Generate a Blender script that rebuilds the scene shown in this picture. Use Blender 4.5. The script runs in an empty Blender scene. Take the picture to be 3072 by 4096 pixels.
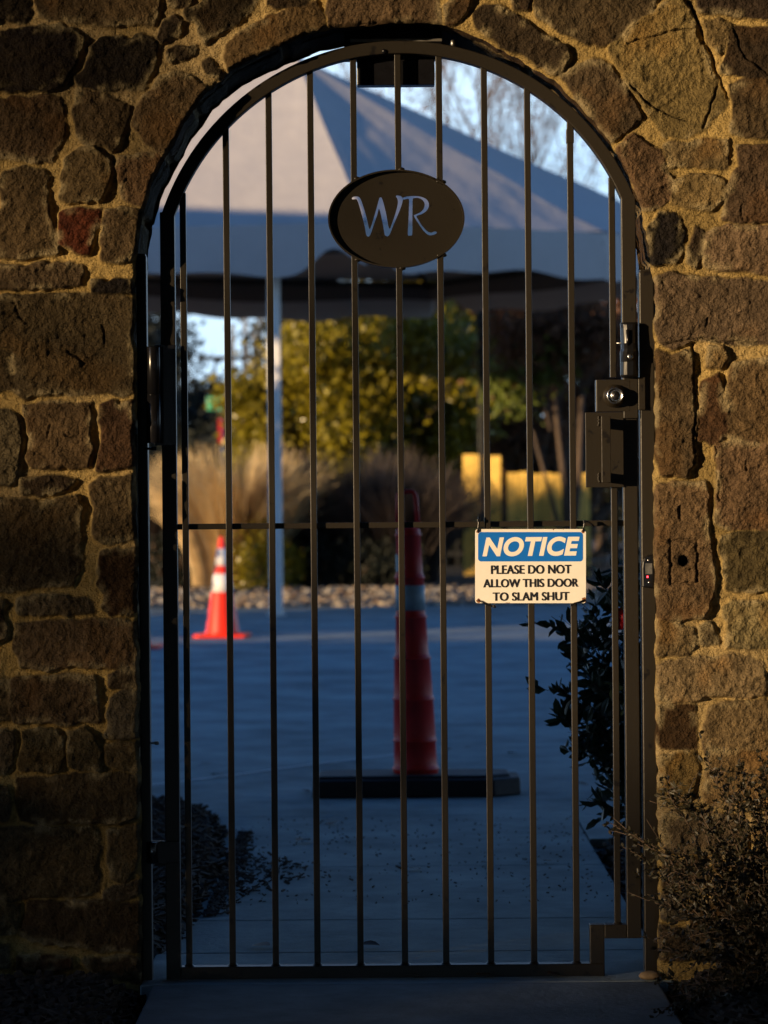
import bpy, bmesh, math, random
import numpy as np
from mathutils import Vector, Matrix
random.seed(7)
RNG = np.random.default_rng(7)
scene = bpy.context.scene
COL = scene.collection

# ------------------------------------------------------------------ camera
FPX = 11950.0
CAM = np.array([0.0, -6.83, 1.085])
PITCH = 42.0 / FPX
ROLL = -0.0085
_R0 = np.array([1.0, 0, 0]); _F = np.array([0, math.cos(PITCH), -math.sin(PITCH)]); _U0 = np.array([0, math.sin(PITCH), math.cos(PITCH)])
_R = math.cos(ROLL) * _R0 + math.sin(ROLL) * _U0
_U = -math.sin(ROLL) * _R0 + math.cos(ROLL) * _U0
cd = bpy.data.cameras.new('camera'); cam = bpy.data.objects.new('camera', cd); COL.objects.link(cam)
cd.sensor_fit = 'VERTICAL'; cd.sensor_height = 36.0; cd.sensor_width = 27.0
cd.lens = FPX / 4096 * 36.0
cd.clip_start = 0.1; cd.clip_end = 3000
cd.dof.use_dof = True; cd.dof.focus_distance = 6.80; cd.dof.aperture_fstop = (cd.lens / 1000) / 0.019
cd.dof.aperture_blades = 0
cam.matrix_world = Matrix(((_R[0], _U[0], -_F[0], CAM[0]), (_R[1], _U[1], -_F[1], CAM[1]), (_R[2], _U[2], -_F[2], CAM[2]), (0, 0, 0, 1)))
scene.camera = cam
scene.render.resolution_x = 768; scene.render.resolution_y = 1024

# ------------------------------------------------------------------ light
SUN = np.array([0.80, 0.60, -0.108]); SUN /= np.linalg.norm(SUN)      # direction the light travels
PERP = np.array([0.60, -0.80, 0]); PERP /= np.linalg.norm(PERP)
world = bpy.data.worlds.new("World"); scene.world = world; world.use_nodes = True
nt = world.node_tree; nt.nodes.clear()
sky = nt.nodes.new('ShaderNodeTexSky'); sky.sky_type = 'NISHITA'; sky.sun_disc = False
sky.sun_elevation = math.asin(-SUN[2]); sky.sun_rotation = math.atan2(-SUN[0], -SUN[1])
sky.ozone_density = 6.0; sky.air_density = 1.0; sky.dust_density = 0.6
bg = nt.nodes.new('ShaderNodeBackground'); bg.inputs['Strength'].default_value = 0.15
wo = nt.nodes.new('ShaderNodeOutputWorld')
# thin pale cloud veil low in the sky
wt = nt.nodes.new('ShaderNodeTexCoord'); sx = nt.nodes.new('ShaderNodeSeparateXYZ'); nt.links.new(wt.outputs['Generated'], sx.inputs[0])
fall = nt.nodes.new('ShaderNodeMapRange'); fall.interpolation_type = 'SMOOTHSTEP'; fall.inputs['From Min'].default_value = .12; fall.inputs['From Max'].default_value = .42
fall.inputs['To Min'].default_value = 1; fall.inputs['To Max'].default_value = 0; nt.links.new(sx.outputs['Z'], fall.inputs['Value'])
mp = nt.nodes.new('ShaderNodeMapping'); mp.inputs['Scale'].default_value = (3, 3, 9); nt.links.new(wt.outputs['Generated'], mp.inputs['Vector'])
cn = nt.nodes.new('ShaderNodeTexNoise'); cn.inputs['Scale'].default_value = 2.2; cn.inputs['Detail'].default_value = 5; nt.links.new(mp.outputs[0], cn.inputs['Vector'])
cm = nt.nodes.new('ShaderNodeMapRange'); cm.inputs['From Min'].default_value = .35; cm.inputs['From Max'].default_value = .62; cm.inputs['To Min'].default_value = .72; cm.inputs['To Max'].default_value = 1
nt.links.new(cn.outputs['Fac'], cm.inputs['Value'])
mu = nt.nodes.new('ShaderNodeMath'); mu.operation = 'MULTIPLY'; nt.links.new(fall.outputs[0], mu.inputs[0]); nt.links.new(cm.outputs[0], mu.inputs[1])
mxs = nt.nodes.new('ShaderNodeMix'); mxs.data_type = 'RGBA'; nt.links.new(mu.outputs[0], mxs.inputs['Factor']); nt.links.new(sky.outputs[0], mxs.inputs['A'])
mxs.inputs['B'].default_value = (3.4, 4.6, 5.8, 1)
nt.links.new(mxs.outputs['Result'], bg.inputs[0]); nt.links.new(bg.outputs[0], wo.inputs[0])
sl = bpy.data.lights.new('sun', 'SUN'); sl.energy = 4.3; sl.angle = math.radians(0.5); sl.color = (1.0, 0.71, 0.40)
so = bpy.data.objects.new('sun', sl); COL.objects.link(so)
so.rotation_euler = Vector(SUN).to_track_quat('-Z', 'Y').to_euler(); so.location = (-20, -20, 10)
scene.view_settings.view_transform = 'Standard'; scene.view_settings.look = 'None'
scene.view_settings.exposure = 0.75; scene.view_settings.gamma = 1.0

# ------------------------------------------------------------------ helpers
K = 3072 / 1659.0
def UP(px, py, Y):
    """point of the plane y=Y seen at pixel (px,py) of the 3072x4096 photograph"""
    d = _F * FPX + _R * (px - 1536) - _U * (py - 2048)
    t = (Y - CAM[1]) / d[1]
    p = CAM + d * t
    return p[0], p[2]
def UO(x, y, Y): return UP(x * K, y * K, Y)
def GP(px, py, z=0.0):
    d = _F * FPX + _R * (px - 1536) - _U * (py - 2048)
    t = (z - CAM[2]) / d[2]
    p = CAM + d * t
    return p[0], p[1]

def tag(o, label=None, cat=None, group=None, kind=None):
    if label: o['label'] = label
    if cat: o['category'] = cat
    if group: o['group'] = group
    if kind: o['kind'] = kind
    return o
def thing(name, label, cat, loc=(0, 0, 0), group=None, kind=None):
    o = bpy.data.objects.new(name, None); COL.objects.link(o); o.location = loc; o.empty_display_size = 0.1
    bpy.context.view_layer.update()
    return tag(o, label, cat, group, kind)

class MB:
    def __init__(s): s.v = []; s.f = []; s.sm = []
    def add(s, vs, fs, smooth=False):
        b = len(s.v); s.v += [tuple(map(float, p)) for p in vs]
        s.f += [tuple(i + b for i in f) for f in fs]; s.sm += [smooth] * len(fs)
        return s
    def box(s, x0, x1, y0, y1, z0, z1):
        return s.add([(x0, y0, z0), (x1, y0, z0), (x1, y1, z0), (x0, y1, z0), (x0, y0, z1), (x1, y0, z1), (x1, y1, z1), (x0, y1, z1)],
              [(0, 3, 2, 1), (4, 5, 6, 7), (0, 1, 5, 4), (1, 2, 6, 5), (2, 3, 7, 6), (3, 0, 4, 7)])
    def obox(s, a, b, w, h, up=(0, 0, 1)):
        """box bar from a to b, width w, height h"""
        a = Vector(a); b = Vector(b); d = (b - a).normalized(); u = Vector(up)
        r = d.cross(u)
        if r.length < 1e-4: r = d.cross(Vector((0, 1, 0)))
        r.normalize(); u = r.cross(d).normalized()
        P = []
        for c in (a, b):
            for (i, j) in ((-1, -1), (1, -1), (1, 1), (-1, 1)): P.append(c + r * (i * w / 2) + u * (j * h / 2))
        return s.add(P, [(0, 1, 2, 3), (7, 6, 5, 4), (0, 4, 5, 1), (1, 5, 6, 2), (2, 6, 7, 3), (3, 7, 4, 0)])
    def tube(s, pts, rad, n=6, smooth=True, cap=True):
        pts = [Vector(p) for p in pts]; m = len(pts)
        if not hasattr(rad, '__len__'): rad = [rad] * m
        V = []; prev = None
        for i, p in enumerate(pts):
            t = (pts[min(i + 1, m - 1)] - pts[max(i - 1, 0)])
            if t.length < 1e-9: t = Vector((0, 0, 1))
            t.normalize()
            if prev is None:
                a = t.orthogonal().normalized()
            else:
                a = (prev - t * prev.dot(t))
                a = a.normalized() if a.length > 1e-6 else t.orthogonal().normalized()
            prev = a; b = t.cross(a)
            for k in range(n):
                th = 2 * math.pi * k / n
                V.append(p + (a * math.cos(th) + b * math.sin(th)) * rad[i])
        F = []
        for i in range(m - 1):
            for k in range(n):
                F.append((i * n + k, i * n + (k + 1) % n, (i + 1) * n + (k + 1) % n, (i + 1) * n + k))
        if cap: F.append(tuple(range(n - 1, -1, -1))); F.append(tuple((m - 1) * n + k for k in range(n)))
        return s.add(V, F, smooth)
    def lathe(s, prof, c, n=32, smooth=True, axis='z'):
        V = []; F = []; m = len(prof)
        for (r, h) in prof:
            for k in range(n):
                th = 2 * math.pi * k / n
                if axis == 'z': V.append((c[0] + r * math.cos(th), c[1] + r * math.sin(th), c[2] + h))
                else: V.append((c[0] + r * math.cos(th), c[1] - h, c[2] + r * math.sin(th)))
        for i in range(m - 1):
            for k in range(n):
                F.append((i * n + k, i * n + (k + 1) % n, (i + 1) * n + (k + 1) % n, (i + 1) * n + k))
        F.append(tuple(range(n - 1, -1, -1))); F.append(tuple((m - 1) * n + k for k in range(n)))
        return s.add(V, F, smooth)
    def prism(s, pts, y0, y1):
        """outline pts [(x,z)] counter-clockwise seen from the front (-y), from y0 (front) to y1"""
        n = len(pts)
        V = [(p[0], y0, p[1]) for p in pts] + [(p[0], y1, p[1]) for p in pts]
        F = [tuple(range(n)), tuple(range(2 * n - 1, n - 1, -1))]
        for i in range(n): j = (i + 1) % n; F.append((i, i + n, j + n, j))
        return s.add(V, F)
    def build(s, name, mat, parent=None, bevel=0, seg=2, loc=None):
        me = bpy.data.meshes.new(name)
        off = Vector((0, 0, 0))
        if parent is not None: off = wloc(parent)
        elif loc is not None: off = Vector(loc)
        me.from_pydata([(v[0] - off[0], v[1] - off[1], v[2] - off[2]) for v in s.v], [], s.f)
        me.polygons.foreach_set('use_smooth', s.sm)
        me.materials.append(mat); me.update()
        o = bpy.data.objects.new(name, me); COL.objects.link(o)
        if parent is not None: o.parent = parent
        elif loc is not None: o.location = loc
        if bevel:
            b = o.modifiers.new('b', 'BEVEL'); b.width = bevel; b.segments = seg; b.limit_method = 'ANGLE'; b.angle_limit = math.radians(40)
        return o
def wloc(o):
    p = Vector((0, 0, 0))
    while o is not None: p = p + Vector(o.location); o = o.parent
    return p
def np_mesh(name, V, F, mat, parent=None, smooth=False, col=None, loc=None):
    """F: (n,k) array of equal sized polygons"""
    V = np.asarray(V, dtype=np.float32); F = np.asarray(F, dtype=np.int32)
    off = np.zeros(3)
    if parent is not None: off = np.array(wloc(parent))
    elif loc is not None: off = np.array(loc)
    V = V - off.astype(np.float32)
    me = bpy.data.meshes.new(name); n, k = F.shape
    me.vertices.add(len(V)); me.vertices.foreach_set('co', V.ravel().astype(np.float32))
    me.loops.add(n * k); me.loops.foreach_set('vertex_index', F.ravel())
    me.polygons.add(n); me.polygons.foreach_set('loop_start', np.arange(0, n * k, k, dtype=np.int32))
    me.polygons.foreach_set('loop_total', np.full(n, k, dtype=np.int32))
    me.polygons.foreach_set('use_smooth', np.full(n, smooth, dtype=bool))
    me.update(calc_edges=True)
    if col is not None:
        a = me.color_attributes.new('Col', 'FLOAT_COLOR', 'POINT')
        c = np.ones((len(V), 4), dtype=np.float32); c[:, :3] = col; a.data.foreach_set('color', c.ravel())
    me.materials.append(mat)
    o = bpy.data.objects.new(name, me); COL.objects.link(o)
    if parent is not None: o.parent = parent
    elif loc is not None: o.location = loc
    return o

def mat(name, color=(.5, .5, .5), rough=.6, metal=0, noise=None, bump=None, spec=.5, col2=None, attr=False, emis=None, trans=0, coat=0, thr=.5):
    """noise=(scale, amount) colour variation, col2 second colour, bump=[(scale, distance),...]"""
    m = bpy.data.materials.new(name); m.use_nodes = True; t = m.node_tree; N = t.nodes; L = t.links
    p = N['Principled BSDF']; p.inputs['Roughness'].default_value = rough; p.inputs['Metallic'].default_value = metal
    p.inputs['Specular IOR Level'].default_value = spec
    p.inputs['Coat Weight'].default_value = coat
    tc = N.new('ShaderNodeTexCoord')
    src = None
    if attr:
        a = N.new('ShaderNodeAttribute'); a.attribute_name = 'Col'; src = a.outputs['Color']
    else:
        rgb = N.new('ShaderNodeRGB'); rgb.outputs[0].default_value = (*color, 1); src = rgb.outputs[0]
    if col2 is not None:
        nz = N.new('ShaderNodeTexNoise'); nz.inputs['Scale'].default_value = noise[0]; nz.inputs['Detail'].default_value = 6
        nz.inputs['Roughness'].default_value = .65
        L.new(tc.outputs['Object'], nz.inputs['Vector'])
        cr = N.new('ShaderNodeValToRGB'); cr.color_ramp.elements[0].position = thr - noise[1]; cr.color_ramp.elements[1].position = thr + noise[1]
        L.new(nz.outputs['Fac'], cr.inputs[0])
        mx = N.new('ShaderNodeMix'); mx.data_type = 'RGBA'; L.new(cr.outputs[0], mx.inputs['Factor'])
        L.new(src, mx.inputs['A']); mx.inputs['B'].default_value = (*col2, 1); src = mx.outputs['Result']
    elif noise:
        nz = N.new('ShaderNodeTexNoise'); nz.inputs['Scale'].default_value = noise[0]; nz.inputs['Detail'].default_value = 8
        nz.inputs['Roughness'].default_value = .7
        L.new(tc.outputs['Object'], nz.inputs['Vector'])
        mr = N.new('ShaderNodeMapRange'); mr.inputs['From Min'].default_value = .3; mr.inputs['From Max'].default_value = .7
        mr.inputs['To Min'].default_value = 1 - noise[1]; mr.inputs['To Max'].default_value = 1 + noise[1]
        L.new(nz.outputs['Fac'], mr.inputs['Value'])
        mx = N.new('ShaderNodeVectorMath'); mx.operation = 'SCALE'; L.new(src, mx.inputs[0]); L.new(mr.outputs[0], mx.inputs['Scale'])
        src = mx.outputs[0]
    L.new(src, p.inputs['Base Color'])
    if bump:
        prev = None
        for sc, dist in bump:
            nz = N.new('ShaderNodeTexNoise'); nz.inputs['Scale'].default_value = sc; nz.inputs['Detail'].default_value = 5
            L.new(tc.outputs['Object'], nz.inputs['Vector'])
            b = N.new('ShaderNodeBump'); b.inputs['Strength'].default_value = 1; b.inputs['Distance'].default_value = dist
            L.new(nz.outputs['Fac'], b.inputs['Height'])
            if prev: L.new(prev, b.inputs['Normal'])
            prev = b.outputs[0]
        L.new(prev, p.inputs['Normal'])
    if emis:
        p.inputs['Emission Color'].default_value = (*emis[0], 1); p.inputs['Emission Strength'].default_value = emis[1]
    if trans:
        # thin translucent sheet (leaf, fabric)
        tr = N.new('ShaderNodeBsdfTranslucent'); L.new(src, tr.inputs['Color'])
        ms = N.new('ShaderNodeMixShader'); ms.inputs[0].default_value = trans
        out = N['Material Output']; L.new(p.outputs[0], ms.inputs[1]); L.new(tr.outputs[0], ms.inputs[2]); L.new(ms.outputs[0], out.inputs['Surface'])
    return m

M = {}
M['stone'] = mat('stone', attr=True, rough=.92, noise=(55, .34), bump=[(500, .006), (190, .011), (60, .008)], spec=.2)
M['bronze'] = mat('bronze_paint', (.017, .0138, .0095), rough=.42, noise=(22, .012), col2=(.005, .004, .004), bump=[(220, .0003)], spec=.35, thr=.64)
M['black_plastic'] = mat('black_plastic', (.006, .006, .007), rough=.28, noise=(40, .2))
M['black_metal'] = mat('black_metal', (.008, .008, .010), rough=.22, noise=(40, .3), bump=[(300, .00005)])
M['chrome'] = mat('chrome', (.62, .63, .65), rough=.24, metal=1, noise=(60, .15))
M['steel'] = mat('steel', (.35, .35, .34), rough=.4, metal=1, noise=(90, .2))
M['alu'] = mat('aluminium', (.42, .40, .36), rough=.45, metal=1, noise=(60, .2))
M['sign_white'] = mat('sign_enamel_white', (.76, .73, .67), rough=.35, noise=(9, .06))
M['sign_blue'] = mat('sign_enamel_blue', (.006, .14, .56), rough=.35, noise=(9, .08))
M['sign_black'] = mat('sign_ink_black', (.006, .007, .014), rough=.5)
M['rust'] = mat('rust', (.30, .11, .02), rough=.9, noise=(400, .12), col2=(.10, .03, .01))
M['concrete'] = mat('concrete', (.265, .32, .33), rough=.9, noise=(1.6, .42), bump=[(60, .0022), (12, .003), (300, .0010)], spec=.08)
M['path'] = mat('path_concrete_shaded', (.17, .20, .215), rough=.9, noise=(3.2, .35), bump=[(60, .0022), (12, .003), (300, .0010)], spec=.05)  # yard concrete darkened: shade on the near slab put into the colour
M['joint'] = mat('joint', (.05, .05, .05), rough=.95)
M['soil'] = mat('soil', (.010, .008, .006), rough=1, noise=(30, .4), bump=[(60, .01)])
M['mulch'] = mat('mulch', (.045, .032, .024), rough=.95, noise=(20, .5))
M['cone_red'] = mat('cone_red', (.85, .035, .012), rough=.38, noise=(6, .08), spec=.5)
M['drum_red'] = mat('channelizer_red', (.60, .020, .014), rough=.5, noise=(8, .12))
M['reflective'] = mat('reflective_white', (.82, .82, .82), rough=.4, noise=(30, .05))
M['reflective_shaded'] = mat('reflective_shaded', (.30, .40, .45), rough=.5, noise=(25, .25))  # white band copy with the blue of the shade put into its colour
M['rubber'] = mat('rubber', (.012, .012, .014), rough=.7, noise=(20, .3), bump=[(60, .002)])
M['fabric'] = mat('tent_fabric', (.43, .41, .395), rough=.8, noise=(3, .05), bump=[(3, .02)])
M['fabric_shade'] = mat('tent_underside_shade', (.10, .085, .075), rough=.9)  # dark colour standing in for the shade under the tent
M['white_paint'] = mat('white_paint', (.78, .76, .70), rough=.5, noise=(8, .1))
M['bark'] = mat('bark', (.10, .07, .05), rough=.95, noise=(15, .3), bump=[(40, .01)])
M['twig'] = mat('twig', (.09, .06, .04), rough=.9, noise=(15, .3))
M['leaf_dark'] = mat('leaf_dark', (.020, .035, .018), rough=.45, noise=(14, .4), trans=.2)
M['leaf_bush'] = mat('leaf_bush', (.032, .028, .014), rough=.5, noise=(6, .5), trans=.25)
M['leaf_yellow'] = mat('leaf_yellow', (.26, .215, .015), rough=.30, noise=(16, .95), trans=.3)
M['leaf_green'] = mat('leaf_green', (.12, .15, .02), rough=.5, noise=(1.5, .5), trans=.3)
M['leaf_brown'] = mat('leaf_brown', (.16, .07, .028), rough=.7, noise=(20, .7), trans=.3)
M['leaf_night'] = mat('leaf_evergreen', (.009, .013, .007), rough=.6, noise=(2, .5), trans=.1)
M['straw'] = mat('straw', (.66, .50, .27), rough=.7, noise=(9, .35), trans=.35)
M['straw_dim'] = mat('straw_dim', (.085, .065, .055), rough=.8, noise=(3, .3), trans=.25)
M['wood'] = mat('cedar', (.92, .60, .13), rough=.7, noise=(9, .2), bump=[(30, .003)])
M['pebble'] = mat('pebble', attr=True, rough=.8)
M['green_sign'] = mat('green_sign', (.05, .42, .20), rough=.3)
M['red_sign'] = mat('red_sign', (.45, .02, .02), rough=.4)
M['iron'] = mat('iron_black', (.012, .012, .012), rough=.5)
M['dead_leaf'] = mat('dead_leaf', (.09, .05, .02), rough=.7, noise=(60, .5))
M['flower'] = mat('flower', (.55, .01, .02), rough=.5, noise=(80, .3), trans=.3)
M['roof'] = mat('shade_pavilion_roof', (.09, .07, .06), rough=.9, noise=(10, .3))  # roof of the unseen shelter added to shade the tent
M['chalk'] = mat('chalk_line', (.62, .66, .70), rough=.9, noise=(40, .3))
M['led'] = mat('led_red', (.6, .0, .0), emis=((1, .02, .03), 9))
M['lens'] = mat('sensor_window', (.10, .10, .10), rough=.3, noise=(120, .5))
M['grass'] = mat('lawn', (.04, .05, .02), rough=1, noise=(2, .4))

# ------------------------------------------------------------------ noise
def vnoise(x, z, scale, seed):
    r = np.random.default_rng(seed); T = r.random((256, 256)).astype(np.float32)
    X = x * scale + 1000.37; Z = z * scale + 1000.71
    xi = np.floor(X).astype(np.int64); zi = np.floor(Z).astype(np.int64); fx = X - xi; fz = Z - zi
    fx = fx * fx * (3 - 2 * fx); fz = fz * fz * (3 - 2 * fz)
    a = T[zi % 256, xi % 256]; b = T[zi % 256, (xi + 1) % 256]; c = T[(zi + 1) % 256, xi % 256]; d = T[(zi + 1) % 256, (xi + 1) % 256]
    return ((a * (1 - fx) + b * fx) * (1 - fz) + (c * (1 - fx) + d * fx) * fz) * 2 - 1
def fbm(x, z, scale, seed, octv=4, gain=.5):
    s = 0; a = 1; t = 0
    for i in range(octv): s = s + a * vnoise(x, z, scale * 2.03 ** i, seed + i * 17); t += a; a *= gain
    return s / t
def sst(a, b, x):
    t = np.clip((x - a) / (b - a), 0, 1); return t * t * (3 - 2 * t)
def poly_sdf(P, X, Z):
    """signed distance, positive inside"""
    P = np.asarray(P, dtype=np.float64); n = len(P); D = np.full(X.shape, 1e9); ins = np.zeros(X.shape, bool)
    for i in range(n):
        ax, az = P[i]; bx, bz = P[(i + 1) % n]; ex, ez = bx - ax, bz - az; l = ex * ex + ez * ez + 1e-12
        t = np.clip(((X - ax) * ex + (Z - az) * ez) / l, 0, 1)
        D = np.minimum(D, (X - ax - t * ex) ** 2 + (Z - az - t * ez) ** 2)
        if abs(bz - az) > 1e-12:
            c = ((az > Z) != (bz > Z)) & (X < (bx - ax) * (Z - az) / (bz - az) + ax)
            ins ^= c
    D = np.sqrt(D); return np.where(ins, D, -D)

# ------------------------------------------------------------------ the stone wall
YW = -0.078           # mortar plane
YB = 0.22             # back of the wall
WALL_H = 2.86
OPEN_OV = [(307, 2140), (305, 2000), (303, 1700), (300, 1500), (297, 1300), (296, 1100), (293, 900), (290, 750), (289, 620), (293, 575), (300, 520),
    (310, 460), (330, 395), (355, 335), (400, 262), (450, 197), (497, 153), (560, 120), (620, 92), (695, 64), (760, 55), (830, 50), (900, 46), (955, 54),
    (1000, 64), (1045, 85), (1120, 125), (1200, 171), (1260, 235), (1320, 305), (1360, 375), (1387, 450), (1400, 520), (1408, 580), (1413, 650),
    (1413, 900), (1414, 1100), (1416, 1400), (1420, 1600), (1423, 1800), (1422, 2140)]
OPEN = [UO(a, b, YW - .012) for a, b in OPEN_OV]
OPEN = [(OPEN[0][0], -.4)] + OPEN + [(OPEN[-1][0], -.4)]
def open_sdf(X, Z):            # positive outside the opening (in the wall)
    wob = .0035 * vnoise(X, Z, 22, 301) + .0025 * vnoise(X, Z, 60, 302)
    return -poly_sdf(OPEN, X, Z) + wob
BR = dict(vd=(.028, .020, .015), d=(.060, .042, .029), b=(.125, .088, .056), w=(.185, .125, .075), t=(.27, .195, .105), r=(.12, .030, .012),
          k=(.018, .015, .012), l=(.36, .285, .19), g=(.165, .132, .10), o=(.15, .114, .066), p=(.215, .15, .10), e=(.10, .055, .028), n=(.28,.19,.08))
def tf(kind):
    return {'1': lambda x, y: (x / 1.08, y / 1.08), '2': lambda x, y: (1536 + x / 1.08, y / 1.08), '3': lambda x, y: (x / 1.659, 1000 + y / 1.659),
            '4': lambda x, y: (2200 + x / 1.9025, 1000 + y / 1.9025), '6': lambda x, y: (x / 1.659, 2000 + y / 1.659), '7': lambda x, y: (2072 + x / 1.659, 2000 + y / 1.659),
            '8': lambda x, y: (x / 1.08, 3000 + y / 1.08), '9': lambda x, y: (1536 + x / 1.08, 3000 + y / 1.08), 's': lambda x, y: (x, y)}[kind]
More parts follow.
